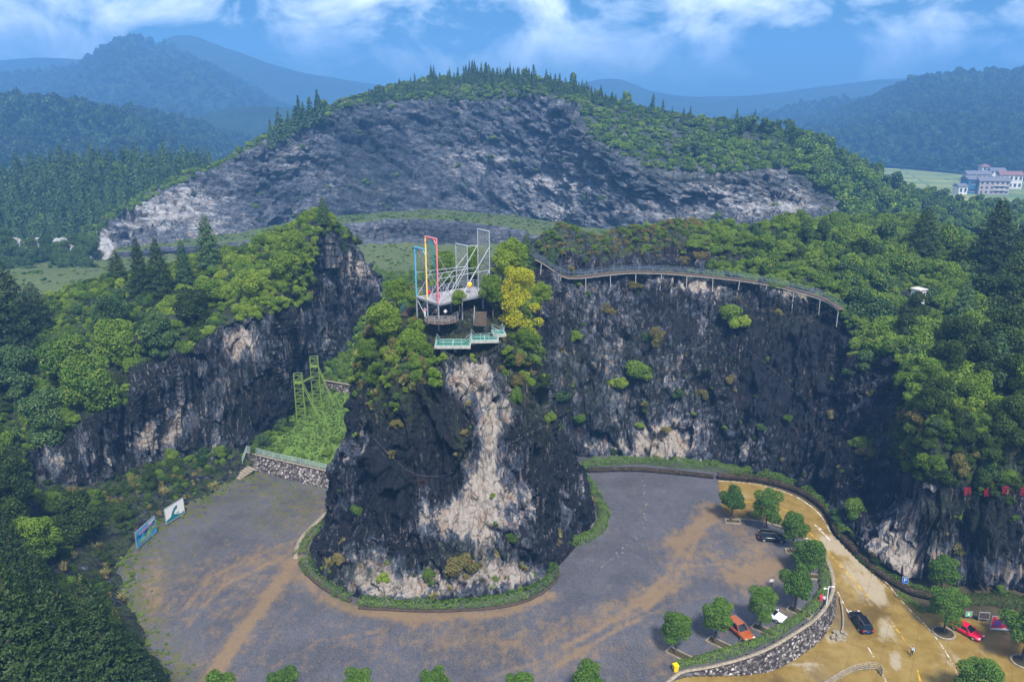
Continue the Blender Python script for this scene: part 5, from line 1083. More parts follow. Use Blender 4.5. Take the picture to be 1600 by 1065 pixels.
hedge([(848, 862), (880, 853), (912, 845), (938, 826), (943, 802), (930, 775), (916, 752), (906, 732)], 2.0, 1.4, 'tall loose hedge along the right side of the rock pillar', 3)
hedge([(912, 728), (950, 724), (1000, 722), (1050, 726), (1100, 731), (1150, 737), (1200, 746), (1245, 762), (1280, 785), (1306, 812), (1322, 840)], 2.2, 1.5, 'long thick hedge under the back wall and along the road bend', 4)
hedge([(1066, 1045), (1105, 1036), (1150, 1025), (1195, 1008), (1236, 985), (1272, 960), (1291, 936), (1297, 910), (1291, 884), (1280, 864)], 1.3, 1.0, 'hedge on top of the curved stone wall around the car park corner', 5, off=(-.7, .5))
hedge([(1168, 806), (1185, 808), (1205, 812), (1225, 822), (1238, 832)], .9, .8, 'row of low bushes on the kerb between road and parked black car', 6)
hedge([(1340, 868), (1365, 888), (1392, 905), (1420, 917), (1450, 930)], 1.6, 1.0, 'hedge on the upper side of the brown wall beside the road', 7, ground=PR, mat='leaf_mid')
hedge([(1402, 930), (1422, 942), (1445, 956)], 1.3, .9, 'short hedge below the brown wall by the blue sign', 8, ground=PR, mat='leaf_mid')
hedge([(1485, 940), (1530, 938), (1570, 940), (1620, 945)], 3.0, 1.2, 'dark hedge behind the red notice board', 9, ground=PR, mat='leaf_dark')
hedge([(478, 872), (495, 895), (520, 918), (548, 934)], 3.0, .7, 'weedy bed along the left front of the pillar foot', 10, mat='grass_blade', name='weed_border')
hedge([(470, 868), (478, 845), (505, 818)], 2.2, .6, 'narrow weedy bed along the left side of the pillar foot', 11, mat='grass_blade', name='weed_border')

# ------------------------------------------------------------------ kerbs and walls
def kerb(pxs, w, h, label, mat, ground=None, name='kerb', down=.1):
    p = smooth_path([np.array(ground(*q)) if ground else G0(*q) for q in pxs], .6); return tag(strip_prism(p, w, -down, h, name, mat), label, 'kerb')
kerb([(462, 874), (464, 858), (474, 838), (500, 812), (512, 800)], .7, .35, 'muddy stone kerb on the left side of the pillar foot', 'stone_kerb')
kerb([(468, 880), (485, 902), (510, 922), (548, 940)], .5, .4, 'brown kerb on the left front of the pillar foot', 'brown_wall')
kerb([(560, 950), (610, 953), (660, 955), (720, 954), (780, 949), (825, 938), (858, 918), (872, 900), (868, 884)], .4, .3, 'brick edging round the front of the pillar foot', 'brown_wall')
kerb([(918, 737), (955, 736), (1000, 736), (1060, 741), (1115, 747)], .6, .8, 'low brown wall below the long hedge behind the gravel', 'brown_bank')
kerb([(1120, 747), (1150, 749), (1188, 753), (1224, 762), (1254, 774), (1281, 793), (1297, 812), (1304, 832), (1325, 855), (1347, 877), (1372, 898), (1400, 916), (1430, 930), (1470, 938)], .6, 1.1, 'dark brown retaining wall along the outside of the road', 'brown_bank', PR, 'retaining_wall')
kerb([(1147, 810), (1190, 815), (1222, 824), (1240, 836)], .25, .2, 'thin red-brown kerb beside the parked black car', 'stone_kerb')
kerb([(1312, 936), (1316, 955), (1317, 975), (1315, 992)], .22, .35, 'muddy stone kerb at the foot of the curved stone wall', 'stone_kerb', PR)

def masonry_wall(top, bottom, label, name, coping=True, thick=.6, batter_seed=5):
    """stone wall: displaced rubble face between two world paths, with coping"""
    n = int(np.linalg.norm(np.diff(top, axis=0), axis=1).sum() / .16); T = path_resample(top, 1); T = catmull(T, n); B = catmull(path_resample(bottom, 1), n)
    m = max(6, int(np.abs(T[:, 2] - B[:, 2]).max() / .16)); w = np.linspace(0, 1, m)[:, None, None]; G = B[None] * (1 - w) + T[None] * w
    s = facing(G); nn = grid_normals(G); d = facets(G.reshape(-1, 3), (.42, .42, .34), batter_seed, .5).reshape(G.shape[:2]) * .22; G2 = G + nn * (s * d)[..., None]
    root = thing(name, (0, 0, 0), 0, label, 'wall'); F = grid_faces(*G.shape[:2]); F = F[:, ::-1] if s < 0 else F
    link('masonry', mesh_np('masonry', G2.reshape(-1, 3), F), 'masonry', root)
    if coping: strip_prism(T, thick, -.05, .10, 'coping', 'stone_kerb', root)
    return root, T
wt = smooth_path([G0(*q) for q in WALL_PX], .5); wb = wt.copy(); wb[:, 2] = zroad(wt[:, 0], wt[:, 1]) - .3
tt = np.gradient(wt[:, :2], axis=0); tt /= np.linalg.norm(tt, axis=1, keepdims=True); nrm = np.stack([tt[:, 1], -tt[:, 0]], 1); wb[:, :2] += nrm * (.25 * np.abs(wb[:, 2]))[:, None]; wt[:, 2] += .1
masonry_wall(wt, wb, 'curved rubble stone retaining wall below the car park corner', 'stone_wall')
lw_px = [(386, 706), (430, 717), (480, 728), (535, 741), (560, 747)]
lt = path_resample([P(*q, z=3.0) for q in lw_px], .5); lb = path_resample([P(392, 735, z=-.1), P(432, 746, z=-.1), P(480, 757, z=-.1), P(528, 768, z=-.1), P(553, 774, z=-.1)], .5)
lwall, ltop = masonry_wall(lt, lb, 'rubble stone wall with pale rails below the valley lawn', 'stone_wall', batter_seed=9)
side_t = [P(386, 706, z=3.0), P(380, 722, z=2.2)]; side_b = [P(392, 735, z=-.1), P(381, 735, z=-.1)]
def railing(path, parent, h=1.1, rails=5, step=2.0, mat='white_paint', r=.045):
    rg = link('railing', None, None, parent)
    for k in range(rails): MB().tube([Vector(q) + Vector((0, 0, .14 + h * (k + 1) / rails)) for q in path_resample(path, 3)], r, 5).build('rail', mat, rg)
    for q in path_resample(path, step): MB().bar(Vector(q), Vector(q) + Vector((0, 0, h + .16)), r * 1.3, 6).build('post', mat, rg)
    return rg
flat('pale_rail', (.30, .38, .36), .5); railing(ltop, lwall, 1.25, 5, 2.2, 'pale_rail', .05)
rl2 = [P(386, 706, z=3.0), P(383, 715, z=2.4), P(379, 724, z=1.6)]; railing(np.array(rl2), lwall, 1.1, 4, 1.5, 'pale_rail', .05)
st = thing('stone_steps', G0(381, 742), 0, 'short flight of stone steps at the left end of the rubble wall', 'steps')
d0 = (G0(392, 741) - G0(374, 733)); ang = math.atan2(d0[1], d0[0])
for k in range(6): MB().box((0, 1.6 - k * .62, .9 - k * .17), (2.4, .6, .3), 0).build('step', 'stone_kerb', st)
st.rotation_euler = (0, 0, R(-38))
cw = path_resample([P(505, 612, z=6.0), P(560, 622, z=6.0)], .7); cwall, _ = masonry_wall(cw + np.array([0, 1, 2.6]), cw + np.array([0, .6, -.4]), 'low grey wall at the far end of the valley lawn', 'stone_wall', batter_seed=12)

# ------------------------------------------------------------------ car park trees and their beds
PK = []
for k in range(4):
    rg_ = np.random.default_rng(400 + k); b = [(0, 0, 3.7, 1.4, 1.4, 1.4), (.2 * rg_.normal(), .2 * rg_.normal(), 5.0, .8, .8, .9)] + [((.7 + .8 * rg_.random()) * math.cos(a), (.7 + .8 * rg_.random()) * math.sin(a), 2.5 + 2.6 * rg_.random(), .45 + .4 * rg_.random(), .45 + .4 * rg_.random(), .5 + .3 * rg_.random()) for a in rg_.random(13) * 6.283]
    PK.append((crown_mesh('park_crown', b, 9000, .085, 410 + k, 'park_leaf', rough=.5), trunk_mesh('park_trunk', 4.6, .13, k, 5, .2, .9)))
def park_tree(base, hpx, label, k=0, wide=1.0, group='young trees planted in the car park'):
    d = np.linalg.norm(base - np.array([0, 0, CAM_Z])); h = hpx / FPX * d / .86; s = h / 6.0
    o = thing('car_park_tree', base, k * 1.7, label, 'tree', group); o.scale = (s * wide, s * wide, s); link('trunk', PK[k % 4][1], None, o); link('crown', PK[k % 4][0], None, o); return o
PT = [(1054, 1021, 62, 'young round tree next to the yellow bin', 1.0), (1117, 1004, 60, 'young round tree left of the orange-brown car', 1.12), (1187, 983, 58, 'young tree hiding the rear of the white car', .98), (1242, 955, 62, 'bright young tree in the bed nearest the lamp pole', 1.1), (1264, 900, 52, 'wide dark young tree by the hedge next to the road', 1.3), (1238, 861, 53, 'young tree at the nose of the parked black car', 1.05), (1196, 832, 60, 'open-crowned young tree at the rear of the parked black car', .95), (1143, 814, 50, 'young tree at the edge of the muddy road', 1.05)]
dA = G0(1072, 1029) - G0(1040, 1013); angA = math.atan2(dA[1], dA[0]); dB = G0(1158, 817) - G0(1133, 815); angB = math.atan2(dB[1], dB[0])
def bed(c, ang, L_, W, label):
    o = thing('tree_bed', c, ang, label, 'planter', 'kerbed tree beds in the car park')
    for (x, y, a, b) in ((0, W / 2, L_, .16), (0, -W / 2, L_, .16), (L_ / 2 - .08, 0, .16, W - .17), (-L_ / 2 + .08, 0, .16, W - .17)): MB().box((x, y, .1), (a, b, .28)).build('kerb_stone', 'stone_kerb', o)
    MB().box((0, 0, .03), (L_ - .3, W - .3, .2)).build('soil', 'soil', o)
for i, (x, y, hp, lab, wd) in enumerate(PT):
    park_tree(G0(x, y), hp, lab, i, wd)
    bed(G0(x + (1 if i < 4 else 2), y + 1) + (np.array([.5, -.2, 0]) if i < 4 else 0), angA if i < 4 else angB, 3.6 if i < 4 else 2.7, 1.35, 'kerbed soil bed under the ' + lab)
for i, (x, y, hp, lab) in enumerate(((345, 1118, 64, 'first from left'), (445, 1114, 62, 'second from left'), (562, 1115, 62, 'third from left'), (682, 1112, 64, 'fourth from left'), (813, 1114, 62, 'fifth from left'), (917, 1110, 68, 'sixth from left, tallest'))):
    park_tree(G0(x, y), hp, f'tree top just showing at the bottom picture edge, {lab}', i, 1.0, 'tree tops along the bottom edge')
for i, (x, y, hp, lab, wd) in enumerate(((1468, 930, 50, 'round dark tree between the rock wall and the brown wall', 1.2), (1474, 988, 56, 'round dark tree in a ring bed beside the red car', 1.15), (1598, 1032, 66, 'dark tree in a ring bed cut by the right picture edge', 1.3), (1527, 1108, 66, 'tree top at the bottom picture edge near the right corner', 1.2))):
    park_tree(PR(x, y), hp, lab, i + 1, wd, None)
for x, y, lab in ((1474, 989, 'round stone ring bed beside the red car'), (1598, 1034, 'round stone ring bed at the right picture edge')):
    c = PR(x, y); o = thing('ring_bed', c, 0, lab, 'planter'); rp = [(1.5 * math.cos(a), 1.5 * math.sin(a), .12) for a in np.linspace(0, 6.283, 21)]
    for a, b in zip(rp[:-1], rp[1:]): MB().bar(a, b, .17, 6).build('ring_stone', 'stone_kerb', o)
    MB().lathe([(1.42, -.05), (1.42, .12), (.6, .25), (.05, .3)], n=18).build('soil', 'soil', o)

# ------------------------------------------------------------------ cars
def car(rear, front, paint, label, suv=True, ground=None):
    g = ground or G0; A = np.array(g(*rear)); B = np.array(g(*front)); c = (A + B) / 2; a = math.atan2(B[1] - A[1], B[0] - A[0]); z = c[2] + .01
    o = thing('car', (c[0], c[1], z), a, label, 'car'); pit = math.atan2(A[2] - B[2], np.linalg.norm((B - A)[:2])); o.rotation_euler = (0, pit, a)
    L_, W, H = (4.7, 1.88, 1.68) if suv else (4.6, 1.8, 1.45)
    # lower body: sections along the length (x, half width, bottom, top)
    secs = [(-.5, .80, .42, .62, .80), (-.485, .93, .34, .80, .92), (-.40, 1.0, .24, .98, 1.0), (-.15, 1.0, .22, 1.0, 1.0), (.15, 1.0, .22, .98, 1.0), (.22, 1.0, .22, .95, .99), (.36, .98, .23, .88, .94), (.46, .90, .28, .78, .84), (.5, .70, .40, .62, .66)]
    bh = .95 if suv else .88; V = []; F = []
    for (x, wd, b, t, ts_) in secs:
        hw = W / 2 * wd; zt = t * bh
        V += [(x * L_, -hw * .92, b), (x * L_, -hw, (b + zt) * .5), (x * L_, -hw * .97, zt * .96), (x * L_, -hw * .80 * ts_, zt), (x * L_, 0, zt * 1.015), (x * L_, hw * .80 * ts_, zt), (x * L_, hw * .97, zt * .96), (x * L_, hw, (b + zt) * .5), (x * L_, hw * .92, b)]
    for k in range(len(secs) - 1):
        for j in range(8): F.append((k * 9 + j, (k + 1) * 9 + j, (k + 1) * 9 + j + 1, k * 9 + j + 1))
        F.append((k * 9 + 8, (k + 1) * 9 + 8, (k + 1) * 9, k * 9))
    F += [tuple(range(9)), tuple(range((len(secs) - 1) * 9, len(secs) * 9))[::-1]]
    body = MB().add(V, F).build('body', paint, o, True)
    # cabin
    x0, x1, x2, x3 = ((-.47, -.40, .02, .20) if suv else (-.40, -.22, .02, .22)); zb = bh * .97; zt = H; wb_, wt_ = W / 2 * .90, W / 2 * .70
    cv = [(x0 * L_, -wb_, zb), (x3 * L_, -wb_, zb), (x3 * L_, wb_, zb), (x0 * L_, wb_, zb), (x1 * L_, -wt_, zt - .03), (x2 * L_, -wt_, zt - .04), (x2 * L_, wt_, zt - .04), (x1 * L_, wt_, zt - .03)]
    MB().add(cv, [(0, 1, 5, 4), (1, 2, 6, 5), (2, 3, 7, 6), (3, 0, 4, 7), (3, 2, 1, 0), (4, 5, 6, 7)]).build('cabin_pillars', paint, o)
    roof = MB().add([(x1 * L_ - .06, -wt_ - .02, zt - .06), (x2 * L_ + .06, -wt_ - .02, zt - .07), (x2 * L_ + .06, wt_ + .02, zt - .07), (x1 * L_ - .06, wt_ + .02, zt - .06), (x1 * L_, -wt_ * .85, zt), (x2 * L_, -wt_ * .85, zt), (x2 * L_, wt_ * .85, zt), (x1 * L_, wt_ * .85, zt)], [(0, 1, 5, 4), (1, 2, 6, 5), (2, 3, 7, 6), (3, 0, 4, 7), (4, 5, 6, 7), (3, 2, 1, 0)]).build('roof', paint, o)
    if suv:
        for s in (-1, 1): MB().bar((x1 * L_, s * wt_ * .9, zt + .04), (x2 * L_, s * wt_ * .9, zt + .03), .03, 5).build('roof_rail', 'chrome', roof)
    def pane(name, q, off):
        q = [Vector(cv[i]) for i in q]; m = sum(q, Vector()) / 4; n = (q[1] - q[0]).cross(q[3] - q[0]).normalized(); n = n if n.dot(m - Vector((0, 0, 1.1))) > 0 else -n
        q = [m + (v - m) * .88 + n * off for v in q]; MB().add(q + [v - n * .02 for v in q], [(0, 1, 2, 3), (7, 6, 5, 4), (0, 4, 5, 1), (1, 5, 6, 2), (2, 6, 7, 3), (3, 7, 4, 0)]).build(name, 'car_glass', o)
    pane('windscreen', (1, 2, 6, 5), .012); pane('rear_window', (3, 0, 4, 7), .012); pane('side_window', (0, 1, 5, 4), .012); pane('side_window', (2, 3, 7, 6), .012)
    for sx in (-.30, .31):
        for sy in (-1, 1):
            w = MB(); w.bar((sx * L_, sy * (W / 2 - .20), .34), (sx * L_, sy * (W / 2 + .02), .34), .34, 14); t = w.build('wheel', 'black_rubber', o)
            MB().bar((sx * L_, sy * (W / 2 - .02), .34), (sx * L_, sy * (W / 2 + .035), .34), .21, 10).build('rim', 'chrome', t)
    for sy in (-1, 1):
        MB().box((.475 * L_, sy * W * .34, .66), (.20, .36, .14)).build('headlight', 'lamp_glass', o); MB().box((-.488 * L_, sy * W * .38, .80), (.12, .28, .18)).build('taillight', 'tail_red', o)
        MB().box((.16 * L_, sy * (W / 2 + .06), 1.02), (.16, .18, .12)).build('mirror', paint, o)
    MB().box((.497 * L_, 0, .50), (.05, 1.1, .16)).build('grille', 'black_rubber', o)
    MB().box((-.503 * L_, 0, .62), (.03, .46, .14)).build('number_plate', 'sign_blue', o)
    return o
car((1185, 842), (1226, 845), 'paint_black', 'black SUV parked side-on between two young trees')
car((1141, 976), (1170, 1002), 'paint_brown', 'orange-brown SUV parked by the hedge above the stone wall')
car((1185, 954), (1221, 971), 'paint_white', 'white car half hidden behind a young tree', False)
car((1355, 992), (1334, 960), 'paint_black', 'black SUV driving up the muddy road', True, PR)
car((1490, 978), (1528, 999), 'paint_red', 'red saloon parked by the ring bed under the red board', False, PR)

# ------------------------------------------------------------------ people: one skinned body each
def person(loc, rz, label, top, bottom, pose='walk', hair='hair', h=1.7):
    k = h / 1.7
    J = {'pel': (0, 0, .95), 'belly': (0, .01, 1.10), 'chest': (0, .02, 1.30), 'neck': (0, .02, 1.46), 'head': (0, .05, 1.57), 'crown': (0, .04, 1.69)}
    sw = .22 if pose == 'walk' else 0.0
    for s, n in ((-1, 'l'), (1, 'r')):
        f = s * sw; J['hip' + n] = (s * .10, 0, .90); J['kn' + n] = (s * .10, f * .8 + .04, .50); J['an' + n] = (s * .10, f * 1.1 - (.10 if f < 0 else 0), .09); J['toe' + n] = (s * .11, J['an' + n][1] + .17, .04)
        J['sh' + n] = (s * .19, .01, 1.40)
        if pose == 'hips': J['el' + n] = (s * .42, -.06, 1.18); J['wr' + n] = (s * .20, .10, 1.02); J['ha' + n] = (s * .16, .14, 1.0)
        elif pose == 'carry': J['el' + n] = (s * .26, .02, 1.14); J['wr' + n] = (s * .20, .24, 1.12); J['ha' + n] = (s * .16, .30, 1.14)
        else: J['el' + n] = (s * .25, -f * .6 - .02, 1.14); J['wr' + n] = (s * .25, -f * 1.1 + .06, .92); J['ha' + n] = (s * .24, -f * 1.2 + .08, .83)
    names = list(J); E = [('pel', 'belly'), ('belly', 'chest'), ('chest', 'neck'), ('neck', 'head'), ('head', 'crown')]
    for n in 'lr': E += [('pel', 'hip' + n), ('hip' + n, 'kn' + n), ('kn' + n, 'an' + n), ('an' + n, 'toe' + n), ('chest', 'sh' + n), ('sh' + n, 'el' + n), ('el' + n, 'wr' + n), ('wr' + n, 'ha' + n)]
    rad = {'pel': .15, 'belly': .14, 'chest': .155, 'neck': .06, 'head': .095, 'crown': .075, 'hip': .10, 'kn': .065, 'an': .045, 'toe': .045, 'sh': .07, 'el': .045, 'wr': .033, 'ha': .035}
    me = bpy.data.meshes.new('body'); me.from_pydata([tuple(c * k for c in J[n]) for n in names], [(names.index(a), names.index(b)) for a, b in E], [])
    o = bpy.data.objects.new('person', me); COL.objects.link(o); sk = o.modifiers.new('skin', 'SKIN'); o.modifiers.new('sub', 'SUBSURF').levels = 1
    for i, n in enumerate(names):
        r = rad.get(n) or rad[n[:-1]]; d = me.skin_vertices[0].data[i]; d.radius = (r * k, r * k * (.8 if n in ('chest', 'belly', 'pel') else 1)); d.use_root = (n == 'pel')
    dg = bpy.context.evaluated_depsgraph_get(); new = bpy.data.meshes.new_from_object(o.evaluated_get(dg)); o.modifiers.clear(); o.data = new
    for m in (top, bottom, 'skin', hair, 'black_rubber'): new.materials.append(M[m])
    grp = {n: 0 for n in names}; grp.update({'pel': 1, 'hipl': 1, 'hipr': 1, 'knl': 1, 'knr': 1, 'anl': 1, 'anr': 1, 'toel': 4, 'toer': 4, 'head': 2, 'neck': 2, 'crown': 3, 'wrl': 2, 'wrr': 2, 'hal': 2, 'har': 2})
    JP = np.array([J[n] for n in names]) * k; gi = [grp[n] for n in names]
    for p in new.polygons:
        c = np.array(p.center); i = int(np.argmin(((JP - c) ** 2).sum(1))); g = gi[i]
        if g == 2 and c[2] > 1.5 * k and c[1] < .03 * k: g = 3
        p.material_index = g; p.use_smooth = True
    o.location = loc; o.rotation_euler = (0, 0, rz); tag(o, label, 'person'); return o
person(PR(1424, 1024), R(150), 'person in pale blue shirt and dark trousers walking down the muddy road', 'cloth_blue', 'cloth_dark')
person(G0(1205, 917), R(200), 'person in white top with hands on hips, alone on the gravel', 'cloth_white', 'cloth_dark', 'hips')
person(G0(1287, 944), R(180), 'person in white shirt standing by the lamp pole at the hedge', 'cloth_white', 'cloth_dark', 'carry')

# ------------------------------------------------------------------ lamp pole, flag, bin, signs
lp = G0(1291, 946); o = thing('lamp_pole', lp, 0, 'white pole with two short arms and cameras behind the hedge', 'lamp post')
MB().bar((0, 0, 0), (0, 0, 3.4), .07, 8).build('pole', 'white_paint', o)
for s, zz in ((-1, 3.0), (1, 3.3)):
    a = MB().bar((0, 0, zz), (s * .5, -.1, zz + .1), .05, 6).build('arm', 'white_paint', o); MB().box((s * .62, -.12, zz + .1), (.34, .18, .18)).build('camera_head', 'white_paint', a)
o = thing('red_flag', G0(1284, 945), 0, 'narrow red banner on a stick next to the lamp pole', 'banner'); MB().bar((0, 0, 0), (0, 0, 2.0), .03, 5).build('stick', 'steel', o)
fv = []; 
for i in range(6):
    for j in range(4): fv.append((-.45 * j / 3, .05 * math.sin(i * 1.3 + j), 1.95 - 1.2 * i / 5 - .06 * j))
fo = MB().add(fv, [(i * 4 + j, i * 4 + j + 1, (i + 1) * 4 + j + 1, (i + 1) * 4 + j) for i in range(5) for j in range(3)]).build('cloth', 'cloth_red', o)
o = thing('wheelie_bin', G0(1055, 1048), R(15), 'bright yellow wheelie bin at the end of the hedge', 'bin')
MB().box((0, 0, .55), (.55, .6, .95), taper=1.18).build('body', 'plastic_yellow', o); MB().box((0, -.02, 1.07), (.72, .78, .10), taper=.92).build('lid', 'plastic_yellow', o)
for s in (-1, 1): MB().bar((s * .28, .26, .12), (s * .36, .26, .12), .12, 10).build('wheel', 'black_rubber', o)
MB().bar((-.25, .42, 1.0), (.25, .42, 1.0), .03, 5).build('handle', 'black_rubber', o)

def text_mesh(s, size, ext=.02):
    cu = bpy.data.curves.new('lettering', 'FONT'); cu.body = s; cu.size = size; cu.extrude = ext; cu.align_x = 'CENTER'; cu.align_y = 'CENTER'; cu.resolution_u = 2
    t = bpy.data.objects.new('lettering', cu); COL.objects.link(t); dg = bpy.context.evaluated_depsgraph_get(); dg.update(); me = bpy.data.meshes.new_from_object(t.evaluated_get(dg)); bpy.data.objects.remove(t); return me
def board(name, bl, br, H, label, cat, mat, ground, legs=.4, thick=.08):
    """upright panel standing between two ground pixels; local x along the panel, -y its face"""
    A = np.array(ground(*bl)); B = np.array(ground(*br)); W = np.linalg.norm((B - A)[:2]); a = math.atan2(B[1] - A[1], B[0] - A[0]); c = (A + B) / 2
    o = thing(name, c, a, label, cat); MB().box((0, 0, legs + H / 2), (W, thick, H)).build('panel', mat, o)
    for s in (-1, 1): MB().bar((s * W * .42, .06 + thick / 2, -.2), (s * W * .42, .06 + thick / 2, legs + H), .05, 6).build('post', 'grey_steel', o)
    fr = MB(); 
    for z in (legs, legs + H): fr.box((0, 0, z), (W + .1, thick + .06, .09))
    for s in (-1, 1): fr.box((s * (W / 2 + .005), 0, legs + H / 2), (.09, thick + .06, H - .1))
    fr.build('frame', 'grey_steel', o)
    def pt(poly, mat, name='print', lift=.0):
        f = -thick / 2 - .006 - lift; MB().add([(x * W / 2, f, legs + H * z) for x, z in poly], [tuple(range(len(poly)))]).build(name, mat, o)
    return o, pt, W
o, pt, W = board('billboard', (215, 860), (245, 833), 3.0, 'blue scenic billboard at the left edge of the car park', 'billboard', 'sky_print', G0)
pt([(-.96, .97), (-.96, .80), (.96, .86), (.96, .97)], 'blue_steel', lift=.001); pt([(-.96, .62), (-.6, .50), (-.3, .64), (.0, .48), (.3, .66), (.7, .62), (.96, .72), (.96, .80), (.3, .76), (-.4, .70)], 'navy_print', lift=.002)
pt([(-.9, .30), (-.5, .22), (.2, .25), (.95, .32), (.95, .52), (.5, .56), (.0, .40), (-.5, .34)], 'green_print', lift=.002); pt([(.3, .80), (.9, .84), (.9, .92), (.35, .90)], 'white_paint', lift=.003)
rg = random.Random(3)
for i in range(7):
    x = -.62 + i * .2; pt([(x, .66 + rg.uniform(-.03, .03)), (x + .13, .64 + i * .008), (x + .15, .80), (x + .02, .79)], 'pink_print', 'picture_mark', .004 + .0005 * i)
for i in range(9):
    x = -.75 + i * .15; pt([(x, .12), (x + .1, .12), (x + .1, .18), (x, .18)], 'yellow_paint', 'picture_mark', .003)
o, pt, W = board('billboard', (260, 822), (289, 803), 3.0, 'white billboard with a teal brush-stroke rock picture', 'billboard', 'white_paint', G0)
pt([(-.96, .03), (.96, .03), (.96, .16), (.6, .12), (.2, .22), (-.1, .34), (-.5, .28), (-.96, .18)], 'teal_print', lift=.001)
pt([(-.45, .25), (-.15, .30), (.02, .52), (.28, .60), (.34, .74), (.18, .80), (-.08, .70), (-.25, .55), (-.38, .40)], 'teal_print', lift=.002); pt([(.05, .30), (.3, .22), (.5, .28), (.3, .36)], 'green_frame', lift=.003)
o, pt, W = board('notice_board', (1546, 986), (1579, 988), 2.3, 'large red notice board with a yellow heading and white foot', 'notice board', 'sign_red', PR)
pt([(-.97, .03), (.97, .03), (.97, .20), (.6, .12), (.3, .20), (0, .12), (-.4, .16), (-.97, .10)], 'white_paint', lift=.001); pt([(-.65, .84), (.25, .84), (.25, .92), (-.65, .92)], 'yellow_paint', lift=.001)
for i, (x, z) in enumerate(((-.72, .62), (-.1, .62), (-.72, .44), (-.1, .44), (-.72, .28))): pt([(x, z), (x + .5, z), (x + .5, z + .12), (x, z + .12)], 'sign_blue', 'picture_mark', .001)
pt([(.5, .25), (.85, .25), (.9, .5), (.7, .55), (.5, .45)], 'pink_print', lift=.001)
o, pt, W = board('notice_board', (1507, 967), (1517, 967), .75, 'small green notice with a white figure', 'sign', 'sign_green', PR, legs=.6)
pt([(-.3, .2), (.3, .2), (.15, .6), (.3, .85), (-.3, .85), (-.15, .6)], 'white_paint', 'picture_mark', .001)
o, pt, W = board('notice_board', (1528, 970), (1544, 971), 1.1, 'dark brown-red board between the green notice and the red board', 'sign', 'brown_wall', PR, legs=.5)
o, pt, W = board('parking_sign', (1408, 917), (1417, 919), 1.1, 'square blue parking sign on a post above the brown wall', 'sign', 'sign_blue', PR, legs=.9)
t = link('lettering', text_mesh('P', .9, .005), 'white_paint', o); t.location = (0, -.055, .9 + .55); t.rotation_euler = (R(90), 0, 0)
rg = random.Random(8)
for i, (x, y) in enumerate(((1306, 990), (1312, 995), (1318, 991), (1310, 1000), (1302, 997), (1317, 998))):
    p = PR(x, y); v = [(.55 * math.cos(a) * rg.uniform(.7, 1.1), .45 * math.sin(a) * rg.uniform(.7, 1.1), z * .45 * rg.uniform(.8, 1.2)) for z, k in ((-.3, 1), (.5, .9), (1, .5)) for a in np.linspace(0, 6.283, 8)[:-1]]
    F = [(r * 7 + k, r * 7 + (k + 1) % 7, (r + 1) * 7 + (k + 1) % 7, (r + 1) * 7 + k) for r in range(2) for k in range(7)] + [tuple(range(14, 21))]
    b = MB().add(v, F).build('boulder', 'stone_kerb'); b.location = p; b.rotation_euler = (0, 0, i); tag(b, 'rough boulder in the heap at the end of the curved stone wall', 'rock', 'boulders at the wall end')
# barrier at the bottom of the road
bp = smooth_path([PR(*q) for q in ((1262, 1092), (1290, 1074), (1315, 1059), (1338, 1049), (1370, 1046), (1378, 1056))], .8); o = thing('road_barrier', (0, 0, 0), 0, 'pale railed barrier curving at the bottom of the road', 'barrier')
for k in range(4): MB().tube([Vector(q) + Vector((0, 0, .3 + .3 * k)) for q in bp], .07, 5).build('rail', 'stone_kerb', o)
for q in path_resample(bp, 2.2): MB().box((q[0], q[1], q[2] + .6), (.18, .18, 1.3)).build('post', 'stone_kerb', o)

# ------------------------------------------------------------------ red characters on the dark cliff
for ch, x, y, w in (('黔', 1512, 768, 'leftmost'), ('南', 1543, 770, 'second'), ('欢', 1571, 766, 'third'), ('迎', 1599, 768, 'rightmost, cut by the picture edge,')):
    hs = [hit(x + i, y + j, ['cliff_back']) for i in (-7, 0, 7) for j in (-7, 0, 7)]; dd = min(k[2] for k in hs if k); q = Vector((0, 0, CAM_Z)) + Vector(ray(x, y)).normalized() * (dd - .35)
    o = link('cliff_character', text_mesh(ch, 1.45, .06), 'paint_char'); o.location = q; o.rotation_euler = (R(80), 0, R(12)); tag(o, f'red painted character, {w} of the row on the dark cliff', 'lettering')

# ------------------------------------------------------------------ swing platform on the pillar
R0 = np.array([-12.3, 128.0, 40.3]); AX = np.array([-4.2, 5.0, 0]); AX = AX / np.linalg.norm(AX); BX = np.array([-AX[1] * -1, -AX[0], 0]); BX = np.array([AX[1], -AX[0], 0.0])
def L3(a, b, z=0): return Vector(R0 + AX * a + BX * b + np.array([0, 0, z]))
tow = thing('swing_tower', (0, 0, 0), 0, 'steel swing platform with coloured arches and tall mesh screens on the rock pillar', 'swing tower')
AL, BL = 6.6, 12.4
dk = MB()
nb = 22
for k in range(nb):
    b0 = BL * k / nb; b1 = BL * (k + 1) / nb - .03; q = [L3(-.2, b0, -.05), L3(AL, b0, -.05), L3(AL, b1, -.05), L3(-.2, b1, -.05)]
    MB().add(q + [v + Vector((0, 0, .08)) for v in q], [(3, 2, 1, 0), (4, 5, 6, 7), (0, 1, 5, 4), (1, 2, 6, 5), (2, 3, 7, 6), (3, 0, 4, 7)]).build('deck_plank', 'deck_board', tow)
for a in (-.15, AL / 2, AL): MB().bar(L3(a, 0, -.22), L3(a, BL, -.22), .12, 4).build('beam', 'grey_steel', tow)
for b in (.05, BL * .33, BL * .66, BL): MB().bar(L3(-.2, b, -.24), L3(AL, b, -.24), .10, 4).build('beam', 'grey_steel', tow)
HR, HB, HP2, HP1 = 10.8, 8.6, 10.9, 7.8
